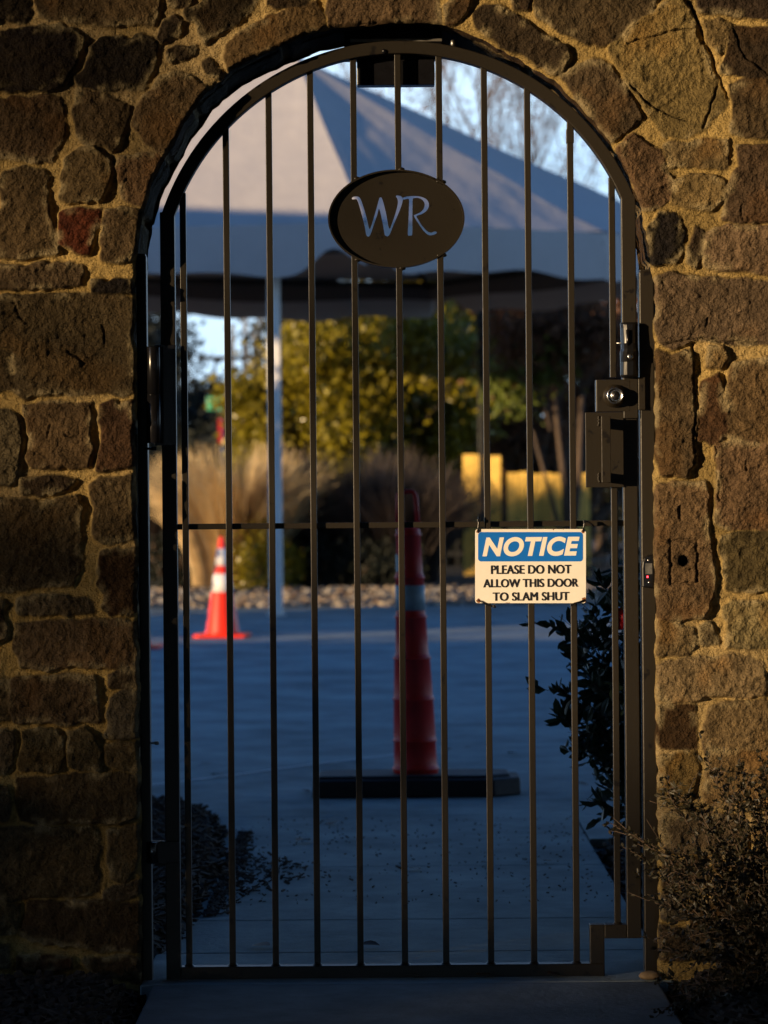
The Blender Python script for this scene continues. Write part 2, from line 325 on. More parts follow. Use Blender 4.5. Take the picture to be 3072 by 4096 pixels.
ST = """
1 d 0,0 100,0 115,50 100,85 60,88 0,85
1 b 145,0 690,0 680,60 665,105 560,100 450,98 330,85 200,85 160,70
1 vd 0,150 60,130 180,115 240,118 300,130 355,160 345,210 310,290 270,360 180,380 80,385 0,372
1 vd 390,210 430,170 500,175 540,180 600,160 665,180 670,270 650,330 610,380 520,370 440,378 340,375 330,340 370,300
1 d 685,160 715,110 760,85 785,95 770,145 720,170 695,178
1 d 730,225 760,210 845,205 840,225 800,250 740,262
1 d 800,45 870,15 930,0 1140,0 1080,40 1020,90 960,130 900,185 880,150 850,100 810,85
1 d 725,0 850,0 800,25 740,25
1 w 975,205 1020,150 1100,110 1200,70 1300,20 1350,15 1395,60 1400,105 1370,135 1280,165 1200,200 1120,240 1060,275 990,308 975,260
s w 1319,0 1315,55 1324,102 1536,96 1720,85 1752,88 1748,0
1 d 1150,0 1330,0 1320,12 1200,30 1160,20
1 w 640,400 700,350 760,325 820,350 890,390 900,410 880,470 840,540 790,600 740,660 710,670 680,630 630,610 600,560 575,530 600,470
1 b 335,400 400,400 470,415 520,440 555,470 545,520 510,600 495,640 450,625 380,630 340,590 325,530 330,450
1 b 0,435 50,420 110,430 200,410 250,430 275,470 275,560 250,640 215,690 130,695 50,670 0,670
1 d 880,280 900,265 945,310 950,330 900,305
1 w 285,690 340,650 400,645 440,670 480,710 485,750 455,800 430,855 330,870 275,850 270,780
1 w 530,680 600,665 710,670 700,710 680,780 650,850 625,890 580,870 530,850 515,790 520,730
1 r 270,925 310,910 440,905 430,970 400,1030 375,1095 330,1080 265,1050
1 b 465,910 540,905 625,920 610,1000 590,1080 560,1130 500,1130 440,1115 450,1030 460,960
1 b 20,740 100,730 180,745 205,770 195,850 215,950 250,1050 250,1090 150,1100 60,1110 10,1110 0,1000 15,900 10,800
3 b 0,130 80,115 200,105 400,100 540,105 550,150 535,235 400,240 200,250 0,260
3 vd 610,210 740,215 800,200 880,210 885,275 720,290 620,285
3 b 0,340 80,310 200,300 400,310 600,305 780,320 880,340 890,450 870,560 875,700 885,850 890,930 830,955 700,940 500,945 300,940 150,955 100,930 90,780 60,650 0,590
3 b 0,620 50,680 75,800 85,930 0,945
3 b 165,1035 300,1030 450,1020 600,1020 605,1100 590,1200 605,1330 590,1425 400,1440 220,1440 180,1380 195,1250 180,1150
3 e 680,1040 750,1010 800,1050 880,1010 880,1200 895,1330 890,1430 760,1455 670,1455 665,1300 690,1180 670,1090
3 g 0,1040 60,1060 110,1100 130,1280 125,1450 60,1540 0,1550
3 d 140,1530 250,1520 350,1510 450,1525 485,1550 440,1590 300,1605 150,1620
s b 368,1952 410,1916 458,1922 530,1916 536,2025 554,2078 550,2148 470,2166 416,2175 389,2157 374,2120 386,2060
s b 0,2000 60,2000 120,2020 211,2007 301,1995 320,2025 313,2050 307,2108 319,2151 307,2199 301,2289 283,2337 181,2344 90,2356 0,2361
6 e 680,370 760,345 900,340 915,450 905,600 915,720 850,750 740,755 680,700 700,640 650,560 660,450
6 g 130,665 350,650 560,650 600,680 610,740 500,745 300,745 140,740
6 w 110,840 200,815 450,810 700,815 910,820 915,900 905,1110 700,1110 550,1100 300,1110 140,1080 105,980
6 d 0,660 20,680 25,900 0,1000
6 b 50,1190 200,1185 450,1170 620,1185 640,1230 630,1350 645,1470 500,1475 250,1465 80,1455 60,1330
6 b 730,1180 780,1150 900,1130 915,1180 905,1245 800,1240 735,1235
6 g 730,1320 800,1275 900,1280 920,1370 910,1550 800,1575 720,1560 715,1430
6 o 150,1540 250,1530 370,1530 400,1580 395,1700 380,1790 250,1785 140,1780 150,1650
6 o 465,1540 560,1530 620,1570 665,1650 650,1780 560,1785 465,1760 460,1650
6 g 0,1530 60,1540 85,1620 80,1740 30,1825 0,1825
6 o 715,1640 800,1600 900,1610 930,1680 920,1780 800,1790 720,1750
6 b 0,1200 35,1190 45,1330 45,1450 0,1440
8 b 80,130 200,120 400,115 600,110 605,200 600,285 450,300 250,310 100,300 70,230
8 b 0,160 30,165 45,230 35,300 0,305
8 o 0,345 150,335 400,340 425,400 410,500 420,600 350,620 150,630 0,640
8 o 470,350 560,330 600,340 605,450 580,520 545,560 480,545 465,450
8 g 455,600 520,580 600,575 605,620 540,640 460,645
8 b 130,665 350,660 600,670 615,750 605,860 400,850 200,830 100,800 120,730
8 o 0,660 80,670 80,780 0,800
8 e 80,900 200,890 300,900 300,940 150,960 80,950
8 g 0,850 35,850 30,930 0,935
8 b 370,900 500,890 610,900 615,1000 520,990 400,960
2 e 265,30 290,10 380,0 350,40 330,80 270,100
2 d 400,60 430,25 480,35 560,70 650,120 780,200 800,240 770,295 740,310 650,260 560,210 470,160 410,120
2 d 520,0 640,0 620,40 560,30
2 b 660,30 700,0 1210,0 1150,60 1080,110 1020,160 950,195 880,190 820,160 740,120 680,80
2 t 985,215 1060,130 1150,70 1240,10 1290,5 1330,80 1340,160 1400,250 1450,380 1480,450 1430,500 1370,560 1290,580 1220,585 1180,540 1140,470 1060,370 1020,290
2 b 765,320 830,290 900,260 950,270 1000,330 1050,400 1080,460 1110,510 1060,560 985,605 940,560 880,470 810,380
2 w 1010,640 1080,590 1140,620 1190,650 1200,720 1245,800 1240,850 1180,890 1120,900 1080,790 1040,710
2 t 1220,640 1300,615 1480,615 1485,660 1480,720 1350,715 1230,710
2 t 1260,790 1330,760 1430,770 1470,800 1460,860 1420,900 1310,895 1260,870
2 k 1145,980 1190,930 1260,930 1290,990 1280,1090 1260,1130 1170,1145 1145,1080
2 d 1320,1060 1345,985 1375,1000 1375,1080 1350,1140 1320,1130
2 b 1510,370 1600,345 1659,345 1659,590 1570,590 1510,570 1520,460
2 d 1480,250 1500,120 1659,130 1659,335 1560,330 1470,300
2 t 1390,100 1440,90 1490,110 1470,170 1440,210 1400,180
2 d 1350,0 1659,0 1659,70 1500,60 1420,50 1360,40
2 b 1530,640 1659,630 1659,960 1580,945 1480,940 1470,880 1510,790 1540,720
2 p 1400,1000 1500,975 1659,980 1659,1180 1500,1160 1390,1150 1380,1070
4 p 800,240 900,195 1100,205 1300,230 1500,240 1659,250 1659,680 1400,690 1100,680 950,720 830,700 800,600
4 b 810,780 900,790 1050,780 1080,900 1085,1100 1100,1300 1095,1600 1050,1700 850,1700 810,1500 800,1300 810,1100
4 t 1200,760 1330,740 1345,830 1300,900 1210,880
4 e 1160,1010 1270,960 1310,1100 1340,1250 1330,1450 1230,1475 1150,1440 1150,1200
4 w 1400,880 1500,840 1659,830 1659,1460 1500,1470 1370,1440 1340,1300 1380,1180 1340,1050
s w 2868,1788 2936,1778 3072,1783 3072,2108 2900,2112 2862,2085 2870,2020 2875,1900
s w 2625,1960 2630,1942 2730,1930 2810,1936 2830,1975 2820,2040 2826,2110 2843,2200 2850,2300 2843,2420 2819,2464 2735,2476 2640,2470 2626,2360 2623,2180
7 o 1370,260 1430,230 1659,225 1659,590 1500,590 1380,580 1375,480 1370,400 1350,310
7 l 1370,720 1430,680 1659,685 1659,960 1500,970 1395,970 1390,850
7 t 955,820 1050,815 1110,850 1170,860 1175,950 1120,1030 1020,1025 940,1000 935,900
7 g 1210,850 1300,820 1320,940 1215,955
7 l 940,1100 1000,1080 1200,1060 1450,1050 1540,1070 1620,1100 1640,1200 1640,1300 1400,1300 1200,1300 1000,1330 950,1300
7 e 950,1365 1150,1360 1165,1480 1170,1640 1050,1640 945,1640 940,1500
7 t 1260,1400 1320,1360 1659,1340 1659,1680 1400,1680 1240,1650 1230,1500
s n 2643,3028 2767,3018 2781,3092 2767,3185 2721,3231 2647,3222
9 t 1400,20 1659,10 1659,240 1500,245 1390,220
9 g 1210,290 1320,280 1500,290 1570,330 1560,450 1400,450 1230,440
9 t 1600,300 1659,290 1659,500 1600,500
9 b 1210,490 1380,480 1390,600 1215,610
9 t 1420,490 1659,530 1659,620 1430,620
9 g 1200,640 1300,640 1300,720 1205,730
9 b 1330,650 1600,660 1590,760 1340,770
9 g 1200,770 1400,780 1400,900 1210,900
9 b 1430,790 1659,800 1659,920 1440,920
"""
def clamp_ext(x, y):
    if x <= 1: x = -70
    if x >= 3071: x = 3145
    if y <= 1: y = -70
    return x, y
BR = {k: tuple(.60 * c[i] * (.98, 1, .76)[i] for i in range(3)) for k, c in BR.items()}
STONES = []      # (polygon xz, colour)
for ln in ST.strip().splitlines():
    k, c, *pts = ln.split()
    f = tf(k); P = [UP(*clamp_ext(*f(*map(float, p.split(',')))), YW - .01) for p in pts]
    STONES.append((P, BR[c]))
def filler(x0, x1, z0, z1, seed):
    r = random.Random(seed); z = z0; out = []
    while z < z1 - .03:
        h = min(r.uniform(.09, .21), z1 - z); x = x0 - r.uniform(0, .2)
        while x < x1:
            w = r.uniform(.13, .42); a, b = max(x, x0) + .012, min(x + w, x1) - .012
            if b - a > .05:
                j = lambda: r.uniform(-.012, .012); c = z + .012; d = z + h - .010; m = (a + b) / 2
                out.append(([(a + j(), c + j()), (m, c + j() * .6), (b + j(), c + j()), (b + j() * .5, (c + d) / 2), (b + j(), d + j()), (m + j(), d + j() * .6), (a + j(), d + j()), (a + j() * .5, (c + d) / 2)],
                            BR[r.choice(['b', 'b', 'w', 'd', 'g', 'o', 't', 'p', 'e', 'vd'])]))
            x += w
        z += h
    return out
def wall_height(X, Z, stones, full=True, seed=0):
    """outward relief h (m) and colour for points of the wall face"""
    wx = X + .0055 * vnoise(X, Z, 24, 11) + .0030 * vnoise(X, Z, 70, 12)
    wz = Z + .0055 * vnoise(X, Z, 24, 13) + .0030 * vnoise(X, Z, 70, 14)
    H = .0030 * fbm(X, Z, 9, 21, 3) + .0022 * fbm(X, Z, 40, 22, 3)
    if full: H = H + .0017 * fbm(X, Z, 110, 23, 3)
    mv = fbm(X, Z, 5, 24, 3)[..., None]
    C = np.array((.36, .255, .092)) * (1 + .60 * mv) + np.array((.02, .03, .05)) * sst(.0, .6, fbm(X, Z, 3.1, 25, 3))[..., None]
    smooth_all = fbm(X, Z, 5.5, 31, 4, .5); fine = fbm(X, Z, 34, 32, 4, .6); ridg = 1 - np.abs(fbm(X, Z, 15, 33, 4, .6)) * 2
    grit = fbm(X, Z, 95, 37, 3, .7); bl = vnoise(X, Z, 45, 35); bl2 = fbm(X, Z, 28, 36, 3)
    for i, (P, c) in enumerate(stones):
        r = random.Random(i * 7 + 3 + seed); A = np.array(P)
        x0, z0 = A.min(0) - .03; x1, z1 = A.max(0) + .03
        m = (X > x0) & (X < x1) & (Z > z0) & (Z < z1)
        if not m.any(): continue
        xs = wx[m]; zs = wz[m]; d = poly_sdf(P, xs, zs)
        soft = .005 + .005 * r.random()
        d = d + .0082; w = sst(-.003, soft * .75, d + .003 * bl[m])
        base = r.uniform(.004, .011); tx = r.uniform(-.08, .045); tz = r.uniform(-.05, .05)
        cx, cz = A.mean(0)
        ang = r.uniform(0, 3.14)
        hs = base + tx * (X[m] - cx) + tz * (Z[m] - cz) + .0085 * smooth_all[m] + .0048 * fine[m] + .0045 * (ridg[m] - .5) + .0040 * grit[m]
        # broken facets
        fac = np.abs(((X[m] - cx) * math.cos(ang) + (Z[m] - cz) * math.sin(ang)) + .02 * smooth_all[m])
        hs = hs - .06 * np.clip(fac - .05, 0, .06) + .004
        hs = np.maximum(hs, .002)
        H[m] = H[m] * (1 - w) + (hs + .002) * w
        cc = np.array(c) * (1 + .30 * (r.random() - .5)) * np.array((1.04 + .14 * (r.random() - .4), 1, 1.04 + .28 * (r.random() - .4)))
        var = 1 + .30 * smooth_all[m] + .34 * fine[m] + .24 * bl2[m] + .25 * grit[m]
        cs = cc[None, :] * var[:, None]
        # mineral tint patches
        tp = sst(.15, .6, fbm(X[m] + i, Z[m], 9, 41, 3))[:, None]
        cs = cs * (1 - .35 * tp) + (cc * np.array((1.5, 1.05, .50)))[None, :] * .35 * tp
        # mortar smears near the stone edge
        sm = (sst(.024, .002, d) * sst(-.05, .35, bl2[m] + .25 * bl[m]))[:, None] * .75
        cs = cs * (1 - sm) + np.array((.34, .275, .15))[None, :] * sm
        wc = sst(-.001, .004, d + .002 * bl[m])[:, None]
        C[m] = C[m] * (1 - wc) + cs * wc
    if full:
        # recessed cracks
        for pts, wd in CRACKS:
            A = np.array(pts); x0, z0 = A.min(0) - .02; x1, z1 = A.max(0) + .02
            m = (X > x0) & (X < x1) & (Z > z0) & (Z < z1); D = np.full(m.sum(), 1e9)
            for a, b in zip(pts[:-1], pts[1:]):
                e = np.subtract(b, a); l = (e ** 2).sum() + 1e-12
                t = np.clip(((wx[m] - a[0]) * e[0] + (wz[m] - a[1]) * e[1]) / l, 0, 1)
                D = np.minimum(D, np.hypot(wx[m] - a[0] - t * e[0], wz[m] - a[1] - t * e[1]))
            k = sst(wd, wd * .2, D); H[m] -= .010 * k
        # carved rectangle with a drilled hole
        cx, cz = UP(2738, 2247, YW - .02); m = (np.abs(X - cx) < .08) & (np.abs(Z - cz) < .11)
        x = X[m] - cx; z = Z[m] - cz; dd = np.maximum(np.abs(x) - .030, np.abs(z) - .048)
        H[m] -= .007 * sst(.0045, .0015, np.abs(dd + .002 * vnoise(X[m], Z[m], 90, 77)))
        hd = np.hypot(x, z - .002); H[m] -= .035 * sst(.0125, .009, hd)
        hx = np.hypot(x - .013, z + .018); H[m] -= .012 * sst(.004, .002, hx)
        cm = C[m]; cm[hd < .0115] = (.02, .015, .012); C[m] = cm
    # round the arris at the opening
    d = open_sdf(X, Z)
    near = d < .03
    H = np.where(near, H * sst(-.012, .010, d) - .008 * sst(.008, 0, d), H)
    return H, np.clip(C, .008, .7), d
CR = [([(1060, 370), (1150, 450), (1240, 500), (1310, 515)], .004), ([(1040, 190), (1150, 160), (1230, 140), (1330, 130)], .003), ([(1450, 370), (1420, 440), (1380, 550)], .0045),
      ([(1510, 130), (1560, 240), (1659, 330)], .003), ([(1320, 0), (1345, 80), (1400, 200), (1460, 330), (1500, 430)], .0035), ([(1545, 880), (1550, 940)], .003)]
CRACKS = [([UP(1536 + a / 1.08, b / 1.08, YW - .01) for a, b in p], w) for p, w in CR]
CRACKS += [([UP(a / 1.659, 1000 + b / 1.659, YW - .01) for a, b in p], w) for p, w in
           [([(90, 350), (130, 430), (170, 480)], .003), ([(460, 660), (550, 750)], .004), ([(330, 1170), (310, 1230)], .004), ([(440, 1225), (480, 1250)], .003), ([(685, 500), (690, 640)], .003)]]
CRACKS += [([UP(2200 + a / 1.9025, 1000 + b / 1.9025, YW - .01) for a, b in p], w) for p, w in
           [([(1205, 510), (1190, 590)], .003), ([(980, 1950), (995, 2060)], .004), ([(1500, 1620), (1490, 1700)], .0035), ([(1080, 720), (1090, 900), (1100, 1250), (1095, 1600)], .004),
            ([(1270, 1500), (1265, 1700), (1285, 1900)], .003), ([(800, 715), (950, 700), (1100, 682), (1400, 690), (1659, 690)], .0035)]]

wall = thing('stone_wall', 'brown rubble stone wall with ochre mortar and arched gateway', 'wall', (0, 0, 0))
def face_patch(name, x0, x1, z0, z1, step, stones, full, seed=0, back=False):
    nx = int(round((x1 - x0) / step)) + 1; nz = int(round((z1 - z0) / step)) + 1
    X, Z = np.meshgrid(np.linspace(x0, x1, nx), np.linspace(z0, z1, nz))
    H, C, d = wall_height(X, Z, stones, full, seed)
    # snap the rim on to the curve
    e = step * .25
    gx = (open_sdf(X + e, Z) - d) / e; gz = (open_sdf(X, Z + e) - d) / e
    rim = (d < 0) & (d > -step * 1.5); g = np.sqrt(gx ** 2 + gz ** 2) + 1e-6
    X2 = np.where(rim, X - gx / g * d, X); Z2 = np.where(rim, Z - gz / g * d, Z)
    Y = (YB + H * .6) if back else (YW - H)
    V = np.stack([X2, Y, Z2], -1).reshape(-1, 3); cols = C.reshape(-1, 3); dd = d.reshape(-1)
    idx = np.arange(nx * nz).reshape(nz, nx)
    q = np.stack([idx[:-1, :-1], idx[:-1, 1:], idx[1:, 1:], idx[1:, :-1]], -1).reshape(-1, 4)
    keep = (dd[q].min(1) > -step * 1.45) & (dd[q].max(1) > 0)
    q = q[keep]
    if back: q = q[:, ::-1]
    used = np.unique(q); remap = -np.ones(len(V), dtype=np.int64); remap[used] = np.arange(len(used))
    return np_mesh(name, V[used], remap[q], M['stone'], wall, smooth=True, col=cols[used])
fine_st = STONES + filler(-1.3, -.935, -.1, 2.6, 5) + filler(.935, 1.3, -.1, 2.6, 6) + filler(-.93, .93, 2.275, 2.6, 8)
face_patch('masonry_face', -1.0, 1.0, -.06, 2.46, .0031, fine_st, True)
coarse = filler(-26, -1.0, -.1, WALL_H, 9)
face_patch('masonry_face', -6, -1.0, -.06, WALL_H, .014, coarse, False, 50)
face_patch('masonry_face', -26, -6, -.06, WALL_H, .04, coarse, False, 50)
face_patch('masonry_face', 1.0, 7, -.06, WALL_H, .014, filler(1.0, 7, -.1, WALL_H, 10), False, 60)
face_patch('masonry_face', -1.0, 1.0, 2.46, WALL_H, .014, filler(-1.0, 1.0, 2.46, WALL_H, 12), False, 70)
face_patch('masonry_back', -6, 7, -.06, WALL_H, .02, filler(-6, 7, -.1, WALL_H, 11), False, 80, back=True)
b = MB(); b.box(-26, -6, YB - .02, YB + .01, -.06, WALL_H); b.build('masonry_back', mat('mortar_plain', (.3, .22, .12), rough=.95, noise=(6, .3)), wall)
b = MB(); b.box(-26.05, 7.05, YW - .06, YB + .06, WALL_H - .005, WALL_H + .07); b.build('coping', mat('coping_stone', (.22, .18, .12), rough=.95, noise=(6, .3), bump=[(20, .01)]), wall, bevel=.008)
# the reveal (jambs and soffit)
P = np.array(OPEN[1:-1]); P = np.vstack([[P[0][0], -.06], P, [P[-1][0], -.06]])
seg = np.hypot(*(P[1:] - P[:-1]).T); s = np.concatenate([[0], np.cumsum(seg)]); ns = int(s[-1] / .006)
ss = np.linspace(0, s[-1], ns); Cx = np.interp(ss, s, P[:, 0]); Cz = np.interp(ss, s, P[:, 1])
for _ in range(6): Cx[1:-1] = (Cx[:-2] + 2 * Cx[1:-1] + Cx[2:]) / 4; Cz[1:-1] = (Cz[:-2] + 2 * Cz[1:-1] + Cz[2:]) / 4
Tx = np.gradient(Cx); Tz = np.gradient(Cz); L = np.hypot(Tx, Tz); Nx = -Tz / L; Nz = Tx / L      # away from the opening
for _ in range(3):        # put the rim exactly where the face ends
    d = open_sdf(Cx, Cz); Cx = Cx - Nx * d; Cz = Cz - Nz * d
Hf, Cf, _ = wall_height(Cx, Cz, fine_st, True)
dep = np.concatenate([[0, .004, .010], np.linspace(.02, YB - YW, 40)])
S, Dp = np.meshgrid(ss, dep)
rev_st = []; r = random.Random(4); u = 0
while u < s[-1]:
    w = r.uniform(.12, .3); rev_st.append((u, u + w, r.uniform(.08, .2), r.choice(['d', 'b', 'e', 'b', 'vd']), r.choice(['d', 'b', 'e', 'g']))); u += w
off = .006 * fbm(S, Dp, 9, 61, 3) + .003 * fbm(S, Dp, 40, 62, 3) + .005
colr = np.zeros(S.shape + (3,))
for (a, b2, sp, c1, c2) in rev_st:
    for (d0, d1, c) in ((-1, sp, c1), (sp, 1, c2)):
        di = np.minimum(np.minimum(S - a, b2 - S), np.minimum(Dp - d0, d1 - Dp)); w = sst(.004, .014, di + .003 * vnoise(S, Dp, 40, 63)); m = di > 0
        off[m] += (.010 * (1 - w))[m]; colr[m] = (np.array(BR[c])[None] * (1 + .3 * fbm(S, Dp, 30, 64, 3)[m])[:, None]) * w[m][:, None] + np.array((.25, .19, .10)) * (1 - w[m])[:, None]
ease = sst(0, .02, Dp); off = off * ease
Yr = (YW - Hf)[None, :] + 0 * S; Yr = Yr + (YB + .004 - Yr) * (Dp / dep[-1])
V = np.stack([Cx[None] + Nx[None] * off, Yr, Cz[None] + Nz[None] * off], -1).reshape(-1, 3)
idx = np.arange(S.size).reshape(S.shape)
q = np.stack([idx[:-1, :-1], idx[:-1, 1:], idx[1:, 1:], idx[1:, :-1]], -1).reshape(-1, 4)
np_mesh('reveal', V, q, M['stone'], wall, smooth=True, col=np.clip(colr, .01, .6).reshape(-1, 3))

# ------------------------------------------------------------------ ground
b = MB(); b.add([(-400, -300, -.06), (400, -300, -.06), (400, 900, -.06), (-400, 900, -.06)], [(0, 1, 2, 3)])
tag(b.build('ground', M['grass']), kind='structure')
def slab(mb, x0, x1, y0, y1, z=0.0, t=.05):
    mb.box(x0, x1, y0, y1, z - t, z)
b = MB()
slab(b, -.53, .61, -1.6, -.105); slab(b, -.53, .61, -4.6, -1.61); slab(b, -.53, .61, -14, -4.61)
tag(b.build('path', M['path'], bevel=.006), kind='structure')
b = MB()
ys = [-.093, .38, .94, 2.07, 3.5]
for a, c in zip(ys[:-1], ys[1:]): slab(b, -.56 if a < 0 else -.60, .645, a + .003, c - .003, -.002)
yy = [3.5, 6.6, 9.8, 13, 16.3, 20, 24.3]
for a, c in zip(yy[:-1], yy[1:]):
    for x0, x1 in ((-30, -14), (-14, -6.2), (-6.2, -1.9), (-1.9, 2.4), (2.4, 7), (7, 16)): slab(b, x0 + .003, x1 - .003, a + .003, c - .003, -.002)
slab(b, .651, 7, 2.75, 3.494, -.002); 
tag(b.build('yard_paving', M['concrete'], bevel=.004), kind='structure')
b = MB(); b.box(-30, 16, -.06, 24.3, -.058, -.03); tag(b.build('subgrade', M['joint']), kind='structure')

def chips(name, region, n, size, zf, m, label, cat, seed=0, kind='stuff'):
    r = np.random.default_rng(seed); x, y = region(r, n); n = len(x); z = zf(x, y)
    th = r.random(n) * 6.283; ti = (r.random(n) - .5) * 1.1; L_ = size * (.4 + r.random(n) * 1.3); W = L_ * (.16 + .25 * r.random(n)); T = .2 * W + .001
    a = np.stack([np.cos(th) * np.cos(ti), np.sin(th) * np.cos(ti), np.sin(ti)], -1); bb = np.stack([-np.sin(th), np.cos(th), 0 * th], -1); c = np.cross(a, bb)
    V = np.zeros((n, 8, 3)); base = np.stack([x, y, z], -1)
    k = 0
    for sc in (-1, 1):
        for (i, j) in ((-1, -1), (1, -.7), (1, .7), (-1, 1)):
            V[:, k] = base + a * (i * L_ / 2)[:, None] + bb * (j * W / 2)[:, None] + c * (sc * T)[:, None]; k += 1
    Q = np.array([(0, 3, 2, 1), (4, 5, 6, 7), (0, 1, 5, 4), (1, 2, 6, 5), (2, 3, 7, 6), (3, 0, 4, 7)])
    F = (Q[None] + (np.arange(n) * 8)[:, None, None]).reshape(-1, 4)
    o = np_mesh(name, V.reshape(-1, 3), F, m); return tag(o, label, cat, None, kind)
def bed(name, poly, zt, amp, seed):
    P = np.array(poly); x0, y0 = P.min(0); x1, y1 = P.max(0); st = .03 if (x1-x0) < 4 else .06
    X, Y = np.meshgrid(np.arange(x0 - .05, x1 + .05, st), np.arange(y0 - .05, y1 + .05, st))
    d = poly_sdf(poly, X, Y) + .02 * vnoise(X, Y, 8, seed)
    Z = -.045 + (zt + .045) * sst(-.02, .10, d) + amp * fbm(X, Y, 6, seed, 3) * sst(0, .1, d)
    idx = np.arange(X.size).reshape(X.shape); q = np.stack([idx[:-1, :-1], idx[:-1, 1:], idx[1:, 1:], idx[1:, :-1]], -1).reshape(-1, 4)
    keep = d.reshape(-1)[q].max(1) > -.03
    tag(np_mesh(name, np.stack([X, Y, Z], -1).reshape(-1, 3), q[keep], M['soil'], smooth=True), kind='structure')
    def zf(x, y):
        dd = poly_sdf(poly, x, y); return -.045 + (zt + .045) * sst(-.02, .10, dd) + .008
    def region(r, n):
        xa_, xb_, ya_, yb_ = max(x0, -1.9), min(x1, 1.9), max(y0, -1.8), min(y1, 4.2)
        x = xa_ + (xb_ - xa_) * r.random(n); y = ya_ + (yb_ - ya_) * r.random(n); k = poly_sdf(poly, x, y) > -.012; return x[k], y[k]
    return zf, region
bedFL = [(-3.2, -.10), (-.56, -.10), (-.545, -6), (-3.2, -6)]
bedFR = [(.63, -.10), (3.2, -.10), (3.2, -6), (.625, -6)]
bedBL = [(-4, .24), (-.53, .24), (-.47, .8), (-.47, 1.3), (-.43, 1.9), (-.47, 2.5), (-.50, 3.1), (-.60, 3.65), (-.85, 3.95), (-4, 4.0)]
bedBR = [(.655, .24), (4, .24), (4, 2.95), (.85, 2.95), (.655, 2.62)]
for nm, pl, seed, n, lb in (('planting_bed', bedFL, 1, 14000, 'dark bark mulch at the foot of the wall left of the path'), ('planting_bed', bedFR, 2, 9000, 'dark bark mulch under the bush in front of the wall'),
                    ('planting_bed', bedBL, 3, 9000, 'dark mulch spilling beyond the gate on the hinge side'), ('planting_bed', bedBR, 4, 6000, 'dark mulch under the rose bush behind the gate')):
    zf, rg = bed(nm, pl, .02 if seed != 3 else .028, .008, seed)
    chips('mulch', rg, n, .030, lambda x, y, zf=zf: zf(x, y) + .008 * np.random.default_rng(3).random(len(x)), M['mulch'], lb, 'mulch', seed)
# spilled mulch and crumbs on the concrete beyond the gate
def reg_sp(r, n):
    y = 1.0 + 2.0 * r.random(n); w = .24 * np.exp(-((y - 1.9) / .35) ** 2) + .04
    x = -.48 + w * r.exponential(.38, n); k = x < .6; return x[k], y[k]
chips('mulch_crumbs', reg_sp, 1000, .014, lambda x, y: np.full(len(x), .003), M['mulch'], 'thin scatter of mulch crumbs across the slab beyond the gate', 'mulch', 11)
def reg_sp2(r, n): return -.5 + 1.15 * r.random(n), 1.2 + 2.2 * r.random(n)
chips('debris', reg_sp2, 500, .006, lambda x, y: np.full(len(x), .002), M['mulch'], 'loose dark bits lying on the walk behind the gate', 'debris', 12)
# pale line on the yard
b = MB(); pts = [GP(*p) for p in ((560, 3146), (722, 3128), (1000, 3093), (1240, 3060), (1444, 3037), (1580, 3022), (1780, 3009))]
for a, c in zip(pts[:-1], pts[1:]):
    b.add([(a[0], a[1] - .016, .003), (c[0], c[1] - .016, .003), (c[0], c[1] + .016, .003), (a[0], a[1] + .016, .003)], [(0, 1, 2, 3)])
tag(b.build('chalk_line', M['chalk']), 'thin pale line drawn across the shaded concrete yard', 'line')
# fallen leaves
def leaf_mesh(r, s):
    b = MB(); n = 7; V = []
    pr = [(0, 0), (.25, .28), (.5, .36), (.75, .26), (1, 0)]
    c1 = r.uniform(.15, .5)
    L_ = [(u - .5, w, ) for u, w in pr]; V = [(u * s, w * s, abs(w) * s * c1 + .1 * s * u * u * 4 * c1) for u, w in L_] + [(u * s, -w * s, abs(w) * s * c1 + .1 * s * u * u * 4 * c1) for u, w in L_[1:-1]]
    m = [(u * s, 0, 0.004) for u, w in L_[1:-1]]; V += m
    F = [(0, 8, 1), (0, 5, 8), (8, 9, 2, 1), (9, 10, 3, 2), (10, 4, 3), (5, 6, 9, 8), (6, 7, 10, 9), (7, 4, 10)]
    return V, F
r = random.Random(9)
spots = [((870, 3105), .07, 'dark curled leaf on the yard just below the pale line'), ((820, 3056), .05, None), ((1220, 3170), .05, None), ((1213, 3370), .07, None), ((2055, 3018), .07, 'dark leaf lying right of the tall channelizer'),
         ((1870, 2995), .04, None), ((1795, 3000), .04, None), ((1330, 3300), .06, None), ((1045, 3790), .06, 'crumpled pale leaf lying just behind the gate bottom'), ((1480, 3790), .05, None), ((1660, 3480), .05, None), ((1950, 3460), .05, None), ((2330, 3140), .05, None), ((2190, 3450), .035, None),
         ((1180, 3906), .03, None), ((1650, 3912), .04, None), ((1935, 3905), .05, None), ((2215, 3905), .04, 'brown leaf caught under the gate near the stepped corner')]
for (p, s_, lb) in spots:
    x, y = GP(*p); V, F = leaf_mesh(r, s_); b = MB(); b.add(V, F, True)
    o = b.build('fallen_leaf', M['dead_leaf']); o.location = (x, y, .004); o.rotation_euler = (r.uniform(-.2, .2), r.uniform(-.15, .15), r.uniform(0, 6.28))
    tag(o, lb or 'small dark dry leaf lying on the shaded concrete', 'leaf', 'dry leaves fallen on the concrete')
x, y = GP(2600, 3918); b = MB()
b.lathe([(.001, 0), (.016, .002), (.021, .010), (.017, .019), (.006, .024), (.001, .0245)], (0, 0, 0), 14)
o = b.build('rock', mat('tan_rock', (.25, .17, .09), rough=.9, noise=(60, .3), bump=[(60, .003)])); o.location = (x, y, .0); o.scale = (1.25, .9, .8)
tag(o, 'small tan rock at the foot of the latch post', 'rock')

